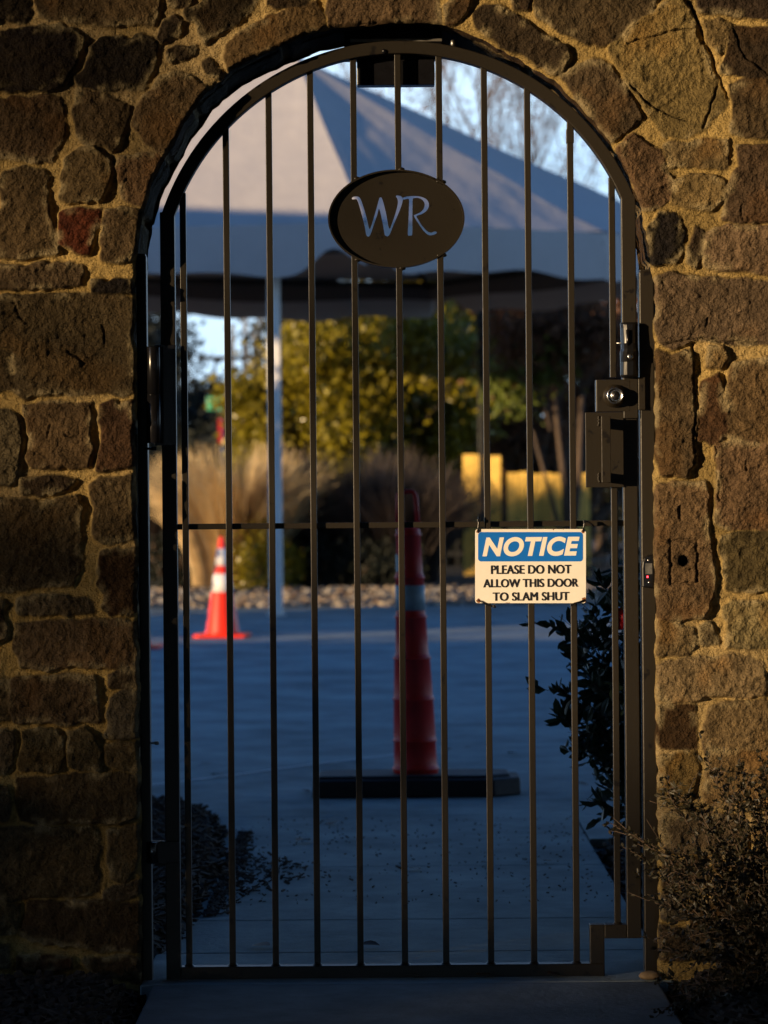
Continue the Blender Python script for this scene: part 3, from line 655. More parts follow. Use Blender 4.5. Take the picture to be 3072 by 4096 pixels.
# ------------------------------------------------------------------ gate
def gx(px, py=2100): return UP(px, py, 0)[0]
def gz(py, px=1600): return UP(px, py, 0)[1]
gate = thing('iron_gate', 'arched dark bronze metal gate of vertical bars, closed in the stone arch', 'gate', (gx(688), 0, 0))
FR = .0165                                                       # half size of frame tube
cxa, cza = UO(866, 634, 0); Ra = 530 * K / 1750
xl = UO(369, 1300, 0)[0]; xr = UO(1363, 1300, 0)[0]
zs = gz(478 * K); zb0 = gz(3912); zb1 = gz(3857)
b = MB()                                                        # arch
th0 = math.acos(max(-1, min(1, (xl - cxa) / Ra))); th1 = math.acos((xr - cxa) / Ra)
V = []; n = 64
for i in range(n + 1):
    th = th0 + (th1 - th0) * i / n; c, s_ = math.cos(th), math.sin(th)
    for (ro, yo) in ((-.0145, -.0165), (.0145, -.0165), (.0145, .0165), (-.0145, .0165)): V.append((cxa + (Ra + ro) * c, yo, cza + (Ra + ro) * s_))
F = []
for i in range(n):
    for k in range(4): F.append((i * 4 + k, i * 4 + (k + 1) % 4, (i + 1) * 4 + (k + 1) % 4, (i + 1) * 4 + k))
F += [(3, 2, 1, 0), tuple(n * 4 + k for k in range(4))]
b.add(V, F)
zl = cza + Ra * math.sin(th0); zr = cza + Ra * math.sin(th1)
b.build('arch_rail', M['bronze'], gate, bevel=.002)
b = MB(); b.box(xl - FR, xl + FR, -.0163, .0163, zb0, zl + .012); b.build('stile', M['bronze'], gate, bevel=.002)
zstep1 = gz(3702); zstep0 = gz(3757); xs0 = gx(2358, 3750); xs1 = gx(2416, 3750)
b = MB(); b.box(xr - FR, xr + FR, -.0163, .0163, zstep0, zr + .012); b.build('stile', M['bronze'], gate, bevel=.002)
b = MB(); b.box(xl + FR, xs1, -.0160, .0160, zb0, zb1); b.build('bottom_rail', M['bronze'], gate, bevel=.002)
b = MB(); b.box(xs0, xs1, -.0166, .0166, zb1 - .001, zstep1); b.box(xs1, xr - FR, -.0166, .0166, zstep0, zstep1); b.build('step_rail', M['bronze'], gate, bevel=.002)
zm = gz(1134 * K); b = MB(); b.box(xl + FR, xr - FR, .0085, .0150, zm - .0066, zm + .0066); b.build('cross_rail', M['bronze'], gate, bevel=.001)
ocx, ocz = UO(856, 473, 0); oa, ob = .156, .112
BX = [401, 495, 588, 678, 771, 867, 956, 1053, 1146, 1238, 1327]; bw = .0072
def arch_under(x): return cza + math.sqrt(max(0, (Ra - .0145) ** 2 - (x - cxa) ** 2))
for i, ov in enumerate(BX):
    x = UO(ov, 1134, 0)[0]; top = arch_under(x) + .006; bot = zb1 if i < 10 else zstep1
    segs = [(bot - .002, top)]
    if abs(x - ocx) < oa - .01:
        hh = ob * math.sqrt(1 - ((x - ocx) / oa) ** 2); segs = [(bot - .002, ocz - hh + .004), (ocz + hh - .004, top)]
    if i == 10: segs = [(bot - .002, gz(1949) + .002), (gz(1518), top)]
    if i == 9:  # small welded sleeve at the top of this bar
        pass
    for (a, c) in segs:
        b = MB(); b.box(x - bw, x + bw, -.0072, .0072, a, c)
        if c == top and i == 9: b.box(x - bw - .0015, x + bw + .0015, -.0088, .0088, c - .05, c - .018)
        b.build('bar', M['bronze'], gate, bevel=.0012)
        # welds
for i, ov in enumerate(BX):
    x = UO(ov, 1134, 0)[0]; zz = zb1 if i < 10 else zstep1
    b = MB(); b.lathe([(.013, -.002), (.0115, .0008), (.009, .003), (.0075, .0055)], (x, -.001, zz), 12); b.build('weld_bead', M['bronze'], gate)
for x in (UO(771, 473, 0)[0], UO(867, 473, 0)[0], UO(956, 473, 0)[0]):
    hh = ob * math.sqrt(1 - ((x - ocx) / oa) ** 2)
    for sgn in (-1, 1):
        b = MB(); b.lathe([(.001, -.006), (.0085, -.003), (.010, 0), (.0085, .003), (.001, .006)], (x, 0, ocz + sgn * (hh + .001)), 10); b.build('weld_bead', M['bronze'], gate)
# oval plate with cut-out letters
def smooth_poly(pts, n=4):
    m = len(pts); out = []
    for i in range(m):
        p0, p1, p2, p3 = (np.array(pts[(i + k) % m], float) for k in (-1, 0, 1, 2))
        for j in range(n):
            t = j / n; out.append(tuple(.5 * ((2 * p1) + (-p0 + p2) * t + (2 * p0 - 5 * p1 + 4 * p2 - p3) * t * t + (-p0 + 3 * p1 - 3 * p2 + p3) * t ** 3)))
    return out
WL = [(430, 398), (445, 386), (475, 384), (492, 392), (506, 415), (532, 490), (556, 575), (577, 655), (600, 600), (630, 500), (655, 410), (660, 395), (675, 393), (690, 430), (715, 530), (740, 652), (770, 590), (798, 505), (812, 440), (808, 405), (796, 384), (804, 375), (830, 380), (850, 393), (852, 420), (835, 480), (802, 560), (772, 630), (738, 709), (707, 709), (698, 675), (680, 580), (657, 487), (640, 540), (610, 625), (580, 709), (552, 709), (540, 650), (520, 565), (497, 480), (474, 414), (455, 407), (436, 409)]
RL = [(852, 400), (865, 389), (900, 383), (950, 380), (1000, 385), (1042, 402), (1066, 432), (1068, 470), (1045, 508), (1008, 532), (968, 546), (978, 572), (1008, 620), (1050, 668), (1085, 684), (1110, 676), (1130, 676), (1133, 690), (1110, 702), (1075, 707), (1045, 690), (1010, 650), (975, 598), (945, 545), (960, 533), (1000, 514), (1028, 482), (1034, 444), (1012, 410), (975, 396), (945, 399), (934, 412), (933, 500), (932, 620), (930, 702), (912, 708), (895, 703), (899, 600), (903, 500), (905, 415), (894, 404), (870, 408), (857, 409)]
def cro(p, Y=0): return UP(1200 + p[0] / 2.074, 600 + p[1] / 2.074, Y)
cu = bpy.data.curves.new('oval_plate', 'CURVE'); cu.dimensions = '2D'; cu.fill_mode = 'BOTH'; cu.extrude = .0015
ell = [(ocx + (oa - .001) * math.cos(t), ocz + (ob - .001) * math.sin(t)) for t in np.linspace(0, 2 * math.pi, 97)[:-1]]
for pts in (ell, smooth_poly([cro(p) for p in WL], 3), smooth_poly([cro(p) for p in RL], 3)):
    sp = cu.splines.new('POLY'); sp.points.add(len(pts) - 1); sp.use_cyclic_u = True
    for i, p in enumerate(pts): sp.points[i].co = (p[0], p[1], 0, 1)
def curve_to_mesh(cu, name, Y, m, parent, fit=None, smooth=False):
    """lays a 2D curve (x, y=z) upright on plane y=Y; fit=(x0,x1,z0,z1) target box"""
    o = bpy.data.objects.new('tmp', cu); COL.objects.link(o)
    dg = bpy.context.evaluated_depsgraph_get(); me = bpy.data.meshes.new_from_object(o.evaluated_get(dg)); bpy.data.objects.remove(o)
    n = len(me.vertices); V = np.zeros(n * 3); me.vertices.foreach_get('co', V); V = V.reshape(-1, 3)
    if fit:
        a = V.min(0); c = V.max(0)
        V[:, 0] = fit[0] + (V[:, 0] - a[0]) / (c[0] - a[0]) * (fit[1] - fit[0]); V[:, 1] = fit[2] + (V[:, 1] - a[1]) / (c[1] - a[1]) * (fit[3] - fit[2])
    off = wloc(parent)
    W = np.stack([V[:, 0] - off[0], Y - V[:, 2] - off[1], V[:, 1] - off[2]], -1)
    me.vertices.foreach_set('co', W.ravel()); me.materials.clear(); me.materials.append(m); me.update(); me.name = name
    ob_ = bpy.data.objects.new(name, me); COL.objects.link(ob_); ob_.parent = parent; return ob_
plate = curve_to_mesh(cu, 'monogram_plate', .004, M['bronze'], gate)
tag(plate, 'oval plate with the letters WR cut through it')
b = MB(); n = 96; V = []
for i in range(n):
    t = 2 * math.pi * i / n; c, s_ = math.cos(t), math.sin(t)
    for (k, yo) in ((0, -.011), (-.0036, -.011), (-.0036, .011), (0, .011)): V.append((ocx + (oa + k) * c, yo, ocz + (ob + k) * s_))
F = []
for i in range(n):
    for k in range(4): j = (i + 1) % n; F.append((i * 4 + k, j * 4 + k, j * 4 + (k + 1) % 4, i * 4 + (k + 1) % 4))
b.add(V, F, False); b.build('rim', M['bronze'], plate)
# lock side hardware (photo crop 2300..2700 x 1300..2000, scale 3.16)
def L3(x, y, Y=-.02): return UP(2300 + x / 3.16, 1300 + y / 3.16, Y)
def rect(b, x0, y0, x1, y1, yf, yb):
    a = L3(x0, y0, yf); c = L3(x1, y1, yf); b.box(a[0], c[0], yf, yb, c[1], a[1]); return b
b = MB(); rect(b, 265, 690, 700, 1095, -.026, .012); rect(b, 610, 655, 800, 1180, -.0255, -.0170); lp = b.build('lock_box', M['bronze'], gate, bevel=.0018)
b = MB(); rect(b, 800, 660, 890, 1072, -.030, -.019); b.build('strike_guard', M['bronze'], lp, bevel=.0012)
c = L3(497, 897, -.03)
b = MB(); b.lathe([(.0265, 0), (.0262, .006), (.0235, .014), (.0195, .020), (.0188, .0225)], (c[0], -.026, c[1]), 40, axis='y'); db = b.build('deadbolt', mat('deadbolt_collar', (.09, .075, .055), rough=.25, metal=.8), gate)
b = MB(); b.lathe([(.0186, 0), (.0190, .0045), (.0178, .0062), (.0160, .0062), (.0152, .0050), (.0085, .0048), (.0080, .0056), (.001, .0056)], (c[0], -.0485, c[1]), 40, axis='y'); cy = b.build('lock_cylinder', M['chrome'], db)
b = MB(); b.lathe([(.0082, 0), (.0080, .0022), (.001, .0022)], (c[0], -.0538, c[1]), 24, axis='y'); b.build('key_plug', mat('dark_plug', (.10, .10, .11), rough=.35, metal=.9), cy)
b = MB(); b.box(c[0] - .0009, c[0] + .0009, -.0565, -.0555, c[1] - .0058, c[1] + .0052); b.lathe([(.0022, 0), (.0022, .0008)], (c[0], -.0557, c[1] + .003), 12, axis='y'); b.build('keyhole', M['sign_black'], cy)
b = MB(); rect(b, 130, 1105, 622, 2050, -.021, -.0172); b.build('handle_plate', M['bronze'], gate, bevel=.0008)
b = MB(); x0, z0 = L3(337, 1992, -.06); x1, z1 = L3(445, 1150, -.06)
b.box(x0, x1, -.066, -.060, z0, z1); b.box(x0 + .001, x0 + .006, -.0602, -.0212, z1 - .026, z1 - .002); b.box(x0 + .001, x0 + .006, -.0602, -.0212, z0 + .002, z0 + .024)
hd = b.build('pull_handle', M['bronze'], gate, bevel=.001)
for yy_ in (1215, 1930):
    b = MB()
    for k in range(7):
        c = L3(300 + random.uniform(-6, 14), yy_ + (k - 3) * 17); b.lathe([(.0005, 0), (.0032, .0005), (.0022, .0026), (.0005, .0032)], (c[0], -.0205, c[1]), 8, axis='y')
    b.build('weld_bead', M['bronze'], hd)
# black keyed latch above the lock
b = MB()
x0, z0 = UP(2484, 1510, -.04); x1, z1 = UP(2553, 1289, -.04); zt = z1; zb = z0
def lath(zlist):
    V = []; F = []; 
    for (z, hw, dp, off) in zlist:
        cx_ = (x0 + x1) / 2 + off
        for (u, v) in ((-1, 0), (-1, .55), (-.72, .9), (-.35, 1), (.35, 1), (.72, .9), (1, .55), (1, 0)): V.append((cx_ + u * hw, -.0172 - v * dp, z))
    m = len(zlist)
    for i in range(m - 1):
        for k in range(7): F.append((i * 8 + k, i * 8 + k + 1, (i + 1) * 8 + k + 1, (i + 1) * 8 + k))
        F.append((i * 8 + 7, i * 8, (i + 1) * 8, (i + 1) * 8 + 7))
    F.append(tuple(range(8))); F.append(tuple((m - 1) * 8 + k for k in range(7, -1, -1)))
    return V, F
h = zt - zb; hw = (x1 - x0) / 2
V, F = lath([(zb, hw * .86, .026, .001), (zb + .004, hw, .032, 0), (zb + .28 * h, hw, .034, 0), (zb + .47 * h, hw * 1.02, .042, 0), (zb + .52 * h, hw * .92, .040, 0), (zb + .62 * h, hw * .92, .033, 0), (zb + .9 * h, hw * .95, .030, 0), (zb + .97 * h, hw * 1.0, .030, 0), (zt, hw * .9, .024, 0)])
b.add(V, F)
lat = b.build('latch', M['black_plastic'], gate, bevel=.002); tag(lat, 'black plastic keyed latch above the lock box')
b = MB(); c = UP(2521, 1427, -.05); b.lathe([(.0068, 0), (.0068, .003), (.0055, .004), (.0008, .004)], (c[0], -.0555, c[1]), 24, axis='y'); b.build('key_cylinder', M['chrome'], lat)
b = MB(); b.box(c[0] - .0007, c[0] + .0007, -.0603, -.0595, c[1] - .004, c[1] + .005); b.build('keyhole', M['sign_black'], lat)
c = UP(2500, 1400, -.05); b = MB(); b.tube([(c[0] + .006, -.052, zb + .58 * h), (c[0] + .006, -.054, zb + .66 * h), (c[0] + .006, -.052, zb + .86 * h)], .0035, 8); b.build('slide_rib', M['black_plastic'], lat)
c = UP(2471, 1372, -.01); b = MB(); b.tube([(c[0] - .004, -.004, c[1]), (c[0] + .02, -.004, c[1])], .0022, 8); b.build('bolt', M['steel'], gate)
# hinges
def P3(x, y, Y): return UP(x / 1.659, 1000 + y / 1.659, Y)
a = P3(967, 640, -.06); c = P3(1068, 1280, -.06); ra = (c[0] - a[0]) / 2; hx = (a[0] + c[0]) / 2
b = MB(); H_ = a[1] - c[1]
b.lathe([(ra * .9, 0), (ra, .002), (ra, H_ * .497), (ra * .97, H_ * .4985), (ra * .97, H_ * .5015), (ra, H_ * .503), (ra, H_ - .002), (ra * .93, H_)], (hx, -.050, c[1]), 32)
hg = b.build('hinge', M['black_metal'], gate); tag(hg, 'large black barrel hinge at the height of the latch')
b = MB(); z_a = P3(0, 642, 0)[1]; z_b = P3(0, 1308, 0)[1]; b.box(hx, xl + FR + .001, -.022, -.0170, z_b, z_a); b.box(hx - .004, hx + .004, -.050, -.020, z_b + .02, z_a - .01); b.build('leaf', M['black_metal'], hg, bevel=.001)
b = MB(); c = P3(1015, 1318, -.03); b.tube([(c[0] - .02, -.03, c[1]), (c[0] + .006, -.03, c[1])], .0028, 8); b.lathe([(.001, -.004), (.0055, -.004), (.0055, .004), (.001, .004)], (c[0] + .002, -.03, c[1]), 6); b.build('bolt', M['black_metal'], hg)
a = UP(583, 3366, -.03); c = UP(718, 3454, -.03)
b = MB(); b.box(a[0] + .01, c[0], -.024, -.0170, c[1], a[1]); h2 = b.build('hinge', M['black_metal'], gate, bevel=.0015)
b = MB(); b.lathe([(.012, 0), (.013, .002), (.013, .046), (.012, .048)], (a[0] + .014, -.030, c[1] + .001), 20); b.build('barrel', M['black_metal'], h2)
b = MB(); cc = UP(604, 3407, -.05); b.lathe([(.004, 0), (.0036, .002), (.001, .0028)], (cc[0], -.044, cc[1]), 12, axis='y'); b.build('bolt', M['chrome'], h2)
for py in (1214, 1280):
    cc = UP(664, py, -.02); b = MB(); b.lathe([(.0042, -.001), (.0036, .0006), (.001, .0007)], (cc[0], -.0165, cc[1]), 14, axis='y')
    b.build('screw_hole', M['sign_black'], gate)
# posts
def post(label, x0, x1, ztop, y0=-.020, y1=.020):
    t = thing('gate_post', label, 'post', ((x0 + x1) / 2, 0, -.03))
    b = MB(); b.box(x0, x1, y0, y1, -.03, ztop); b.build('shaft', M['bronze'], t, bevel=.003)
    b = MB(); b.box(x0 + .002, x1 - .002, y0 + .002, y1 - .002, ztop - .001, ztop + .004); b.build('cap', M['bronze'], t, bevel=.0015)
    return t
xa, zt_ = UP(550, 1024, 0); pl = post('dark square post carrying the hinges, against the left jamb', gx(556), gx(596), zt_, -.018, .022)
xa, zt_ = UP(2600, 1087, 0); pr_ = post('dark square post carrying the latch sensor, against the right jamb', gx(2561), gx(2621), zt_)
b = MB(); c = UP(625, 2972, -.0); b.tube([(c[0] - .03, 0, c[1]), (c[0] + .006, 0, c[1])], .0026, 8); b.lathe([(.001, -.004), (.0052, -.004), (.0052, .004), (.001, .004)], (c[0] + .001, 0, c[1]), 6); b.build('anchor_bolt', M['steel'], pl)
# small reader on the post
def P8(x, y, Y=-.03): return UP(2500 + x / 4.423, 2000 + y / 4.423, Y)
c0 = P8(400, 1300); t = thing('sensor', 'small black sensor with red light screwed to the latch post', 'sensor', (c0[0], -.02, c0[1]))
out = [(300, 1545), (505, 1555), (522, 1400), (522, 960), (470, 962), (390, 985), (335, 1030), (305, 1090), (292, 1200)]
b = MB(); b.prism([P8(*p) for p in out], -.038, -.0205); b.build('housing', M['black_plastic'], t, bevel=.003)
b = MB(); a = P8(355, 1310); c = P8(475, 1120); b.box(a[0], c[0], -.0392, -.0378, a[1], c[1]); b.build('window', M['lens'], t)
for p in ((410, 1065), (420, 1455)):
    c = P8(*p); b = MB(); b.lathe([(.0028, 0), (.0026, .0012), (.0006, .0013)], (c[0], -.038, c[1]), 14, axis='y'); sc_ = b.build('screw', M['chrome'], t)
c = P8(393, 1357); b = MB(); b.lathe([(.0021, 0), (.0019, .001), (.0006, .0014)], (c[0], -.038, c[1]), 12, axis='y'); b.build('indicator_light', M['led'], t)
# magnetic lock above the gate
x0, z0 = UP(1377, 262, .03); x1, z1 = UP(1768, 120, .03)
t = thing('magnetic_lock', 'dark magnetic lock box hung under the crown of the arch', 'lock', ((x0 + x1) / 2, .04, z1 + .03))
ztop = UP(1570, 95, .03)[1] + .03
b = MB(); b.box(x0, x1, .030, .062, z0 + .012, ztop); b.build('bracket', M['black_metal'], t, bevel=.002)
a = UP(1400, 168, .02); c = UP(1768, 150, .02); b = MB(); b.box(a[0], c[0], .022, .0298, a[1], c[1] - .001); b.build('trim_strip', M['alu'], t, bevel=.0008)
a = UP(1428, 343, .03); c = UP(1738, 245, .03); b = MB(); b.box(a[0], c[0], .024, .066, a[1], z0 + .0118); b.build('magnet', M['black_metal'], t, bevel=.002)
a = UP(1628, 341, .03); b = MB(); b.box(a[0] - .02, a[0] + .02, .0215, .0238, a[1], z0 + .008); b.build('armature', M['black_plastic'], t, bevel=.001)
c = UP(1812, 168, .02); b = MB(); b.lathe([(.001, -.012), (.006, -.012), (.006, .004), (.004, .006), (.001, .007)], (c[0], .03, c[1]), 12); b.build('cable_gland', M['steel'], t)
c = UP(1536, 205, -.02); b = MB(); b.lathe([(.006, 0), (.0055, .004), (.001, .006)], (c[0], -.016, c[1]), 12, axis='y'); b.build('rivet', M['black_metal'], gate)

# ------------------------------------------------------------------ notice sign
def SG(x, y, Y=-.013): return UP(1850 + x / 2.765, 2050 + y / 2.765, Y)
def rrect(x0, y0, x1, y1, r, f, n=6, Y=-.013):
    pts = []
    for (cx_, cy_, a0) in ((x0 + r, y1 - r, 180), (x1 - r, y1 - r, 270), (x1 - r, y0 + r, 0), (x0 + r, y0 + r, 90)):
        for i in range(n + 1):
            a = math.radians(a0 + 90 * i / n); pts.append(f(cx_ + r * math.cos(a), cy_ - r * math.sin(a), Y))
    return pts
c = SG(750, 600); sign = thing('notice_sign', 'white and blue metal NOTICE sign about not slamming the door', 'sign', (c[0], -.013, c[1]))
b = MB(); b.prism(rrect(140, 183, 1366, 1003, 30, SG), -.0150, -.0134); b.build('panel', M['sign_white'], sign, bevel=.0003, seg=1)
b = MB(); b.prism(rrect(172, 216, 1331, 541, 34, SG), -.0154, -.01505); hdr = b.build('header', M['sign_blue'], sign)
def text(body, x0, y0, x1, y1, m, parent, name, bold=.02, shear=0, Y=-.0158):
    cu = bpy.data.curves.new(name, 'FONT'); cu.body = body; cu.size = 1; cu.shear = shear; cu.offset = bold if bold > .035 else 0; cu.extrude = .00012; cu.space_character = 1.02 + bold
    a = SG(x0, y1); c = SG(x1, y0)
    if bold < .035:
        o = curve_to_mesh(cu, name, Y, m, parent, fit=(a[0], c[0] - .0020, a[1], c[1])); me = o.data; n = len(me.vertices); V = np.zeros(n * 3); me.vertices.foreach_get('co', V); V = V.reshape(-1, 3)
        F = [tuple(p.vertices) for p in me.polygons]; V2 = np.vstack([V, V + np.array([.0010, -.00003, .0005]), V + np.array([.0020, -.00006, 0])])
        me2 = bpy.data.meshes.new(name); me2.from_pydata(V2.tolist(), [], F + [tuple(i + n for i in f) for f in F] + [tuple(i + 2 * n for i in f) for f in F]); me2.materials.append(m); o.data = me2; return o
    return curve_to_mesh(cu, name, Y, m, parent, fit=(a[0], c[0], a[1], c[1]))
text('NOTICE', 220, 265, 1295, 487, M['sign_white'], hdr, 'lettering', .042, .22, -.0157)
text('PLEASE DO NOT', 313, 578, 1203, 682, M['sign_black'], sign, 'lettering', .012)
text('ALLOW THIS DOOR', 228, 730, 1280, 830, M['sign_black'], sign, 'lettering', .012)
text('TO SLAM SHUT', 333, 878, 1180, 978, M['sign_black'], sign, 'lettering', .012)
r = random.Random(3)
for (x, y, rr) in ((175, 975, 26), (1345, 968, 30), (172, 212, 20), (1335, 207, 20), (1005, 187, 8), (1112, 184, 5), (500, 1000, 16)):
    n = 14; pts = []
    for i in range(n):
        a = 2 * math.pi * i / n; q = rr * (.7 + .45 * r.random()); xx = min(max(x + q * math.cos(a) * (2 if y == 1000 else 1), 141), 1364); yy_ = min(max(y - q * math.sin(a) * (.35 if y == 1000 else 1), 185), 1001); pts.append(SG(xx, yy_))
    b = MB(); b.prism(pts, -.01535, -.01512); b.build('rust_spot', M['rust'], sign)
for (x, y) in ((178, 972), (1345, 968), (172, 212), (1335, 207)):
    c = SG(x, y); b = MB(); b.lathe([(.0024, 0), (.0024, .0003)], (c[0], -.01535, c[1]), 12, axis='y'); b.build('mounting_hole', M['sign_black'], sign)
def tie(p, label, head):
    t = thing('cable_tie', label, 'cable tie', (*[SG(*p[0])[0]], -.018, SG(*p[0])[1]), 'black cable ties holding the notice sign')
    b = MB(); pts = []
    for i, (x, y, Y) in enumerate(p2 := [q if len(q) == 3 else (*q, -.018) for q in p]):
        c = SG(x, y); pts.append((c[0], Y, c[1]))
    b.tube(pts, .0021, 6); b.build('strap', M['black_plastic'], t)
    c = SG(*head); b = MB(); b.box(c[0] - .0032, c[0] + .0032, -.0225, -.0165, c[1] - .0035, c[1] + .0035); b.build('head', M['black_plastic'], t, bevel=.0008)
tie([(172, 212), (172, 170), (178, 110), (180, 45)], 'black cable tie at the upper left corner of the notice sign', (176, 85))
tie([(1335, 207), (1338, 160), (1348, 95), (1380, 100), (1420, 125), (1450, 150)], 'black cable tie at the upper right corner of the notice sign', (1348, 100))
tie([(195, 978), (250, 1008), (300, 1025), (370, 1048)], 'black cable tie at the lower left corner of the notice sign', (350, 1035))
tie([(1345, 968), (1290, 990), (1240, 1003), (1200, 1022)], 'black cable tie at the lower right corner of the notice sign', (1205, 1020))

# ------------------------------------------------------------------ tall channelizer
gx0, gy0 = GP(1666, 3172)
ch = thing('channelizer_cone', 'tall stepped dark red channelizer cone on a black rubber base in the yard', 'traffic cone', (gx0, gy0, 0))
Yc = gy0
def cz_(c_): return UP(1660, 1800 + c_ / 1.475, Yc)[1]
s_c = (Yc - CAM[1]) / FPX / 1.475 / 2
b = MB(); secs = [(1990, 1868, 268, 262), (1850, 1702, 254, 246), (1685, 1458, 248, 234), (1440, 1218, 230, 212), (1200, 975, 196, 180), (960, 742, 172, 166), (720, 492, 156, 142)]
prof = []
for i, (c0_, c1_, w0, w1) in enumerate(secs):
    z0 = cz_(c0_); z1 = cz_(c1_)
    prof += [(w0 * s_c, max(z0, .03)), (w1 * s_c + .000, z1 - .012), (w1 * s_c + .004, z1 - .010), (w1 * s_c + .004, z1 - .002), (w1 * s_c, z1)]
zt_ = cz_(480); prof += [(.046, zt_), (.040, zt_ + .012), (.030, zt_ + .016)]
lean = math.radians(-1.35)
def leanp(mb):
    mb.v = [(gx0 + (v[0] - gx0) + math.sin(lean) * v[2], v[1], v[2]) for v in mb.v]
b.lathe(prof, (gx0, Yc, 0), 32); leanp(b); b.build('body', M['drum_red'], ch)
b = MB(); z0, z1 = cz_(945), cz_(797); b.lathe([(172 * s_c + .0012, z0), (168 * s_c + .0022, z1)], (gx0, Yc, 0), 32); leanp(b); b.build('reflective_band', M['reflective_shaded'], ch)
b = MB(); V = []; F = []; z0, z1 = cz_(715), cz_(615); n = 10
for i in range(n + 1):
    th = math.pi * (.86 + .34 * i / n); V += [(gx0 + (155 * s_c + .0015) * math.cos(th), Yc + (155 * s_c + .0015) * math.sin(th), z0), (gx0 + (150 * s_c + .002) * math.cos(th), Yc + (150 * s_c + .002) * math.sin(th), z1)]
for i in range(n): F.append((2 * i, 2 * i + 2, 2 * i + 3, 2 * i + 1))
b.add(V, F, True); leanp(b); b.build('reflective_band', M['reflective_shaded'], ch)
b = MB(); zt2 = cz_(246); hw = 100 * s_c; hwb = 116 * s_c
pts = [(-hwb, zt_ + .012), (-hw - .003, zt_ + .09), (-hw, zt2 - .012), (-hw + .010, zt2), (hw - .010, zt2), (hw, zt2 - .012), (hw + .003, zt_ + .09), (hwb, zt_ + .012)]
b.tube([(gx0 + 2 * 0 + x, Yc, z) for x, z in pts], .0088, 8); b.lathe([(.034, zt_ + .008), (.03, zt_ + .02), (.012, zt_ + .028), (.010, zt_ + .034)], (gx0, Yc, 0), 20); leanp(b); b.build('handle', M['drum_red'], ch)
xa = UP(1253, 3200, Yc)[0]; xb = UP(2081, 3200, Yc)[0]; zt3 = .064
b = MB(); hx2, hy2 = (xb - xa) / 2, .17; mx_ = (xa + xb) / 2
o1 = [(-hx2, -hy2), (hx2 - .10, -hy2), (hx2, -hy2 + .09), (hx2, hy2 - .05), (hx2 - .06, hy2), (-hx2 + .06, hy2), (-hx2, hy2 - .05)]
V = [(mx_ + x, Yc + y, 0.0) for x, y in o1] + [(mx_ + x * .99, Yc + y * .98, zt3) for x, y in o1]; n = len(o1)
F = [tuple(range(n - 1, -1, -1)), tuple(range(n, 2 * n))] + [(i, (i + 1) % n, (i + 1) % n + n, i + n) for i in range(n)]
b.add(V, F)
V2 = [(mx_ + (x - .01) * .93, Yc + y * .86 + .01, zt3 - .002) for x, y in o1] + [(mx_ + (x - .01) * .91, Yc + y * .82 + .01, zt3 + .012) for x, y in o1]; b.add(V2, F); b.build('base', M['rubber'], ch, bevel=.006)

# ------------------------------------------------------------------ traffic cones
def make_cone(px, py, label):
    x, y = GP(px, py); t = thing('traffic_cone', label, 'traffic cone', (x, y, 0), 'orange traffic cones in the yard')
    s_ = 11950 / (y - CAM[1]) * 1.474; H_ = (2548 - 2146) / 11950 * (y - CAM[1])
    r0 = .142; r1 = .022
    def rz(z): return r0 + (r1 - r0) * (z / H_)
    b = MB(); b.lathe([(rz(0) + .012, .028), (rz(.04), .045), (rz(.05) , .05), (rz(H_ - .02), H_ - .02), (r1 * .8, H_ - .004), (r1 * .4, H_)], (x, y, 0), 36); b.build('cone_body', M['cone_red'], t)
    f = lambda c: H_ * (1965 - c) / (1965 - 1395)
    for (a, c) in ((1560, 1462), (1708, 1606)):
        b = MB(); z0, z1 = f(a), f(c); b.lathe([(rz(z0) + .002, z0), (rz(z1) + .002, z1)], (x, y, 0), 36); b.build('reflective_band', M['reflective'], t)
    b = MB(); q = .225; ch_ = .04
    o1 = [(-q, -q + ch_), (-q + ch_, -q), (q - ch_, -q), (q, -q + ch_), (q, q - ch_), (q - ch_, q), (-q + ch_, q), (-q, q - ch_)]
    b.add([(x + u, y + v, .002) for u, v in o1] + [(x + u, y + v, .028) for u, v in o1], [tuple(range(7, -1, -1)), tuple(range(8, 16))] + [(i, (i + 1) % 8, (i + 1) % 8 + 8, i + 8) for i in range(8)])
    b.build('base_plate', M['cone_red'], t, bevel=.005); return t
make_cone(890, 2548, 'sunlit orange cone with two white bands, left of the tent leg')
make_cone(528, 2592, 'orange cone mostly hidden behind the hinge side of the gate')

# ------------------------------------------------------------------ tent
def at0(ox, Y): return UO(ox, 1100, Y)[0]
tent = thing('canopy_tent', 'large pale canopy tent with a pointed top beyond the gate', 'tent', (-.6, 24.5, 0))
def dpt(Y): return Y - CAM[1]
def TP(ovx, ovy, Y): x, z = UO(ovx, ovy, Y); return np.array([x, Y, z])
peak = TP(640, 122, 24.6)
Nn = TP(790, 480, 21.3); Rr = TP(1302, 503, 23.4); R2 = TP(1560, 530, 26.6)
ze = (Nn[2] + Rr[2]) / 2
Ll = np.array([-4.7, 22.4, ze]); B1 = np.array([-4.2, 28.0, ze]); B2_ = np.array([.6, 29.6, ze])
cor = [Ll, Nn, Rr, R2, B2_, B1]
V = []; F = []
NS, NT = 26, 18
for k in range(6):
    a = cor[k]; c = cor[(k + 1) % 6]; base = len(V)
    for i in range(NT + 1):
        t_ = i / NT
        for j in range(NS + 1):
            u = j / NS; e = a * (1 - u) + c * u; p = peak * (1 - t_) + e * t_
            sag = .05 * math.sin(math.pi * t_) * (.4 + math.sin(math.pi * u)); wr = .005 * math.sin(u * 31 + t_ * 5) * t_ + .012 * math.sin(t_ * 17 + u * 6) * t_; p = p - np.array([0, 0, sag + wr]); V.append(p)
    for i in range(NT):
        for j in range(NS):
            q0 = base + i * (NS + 1) + j; F.append((q0, q0 + NS + 1, q0 + NS + 2, q0 + 1))
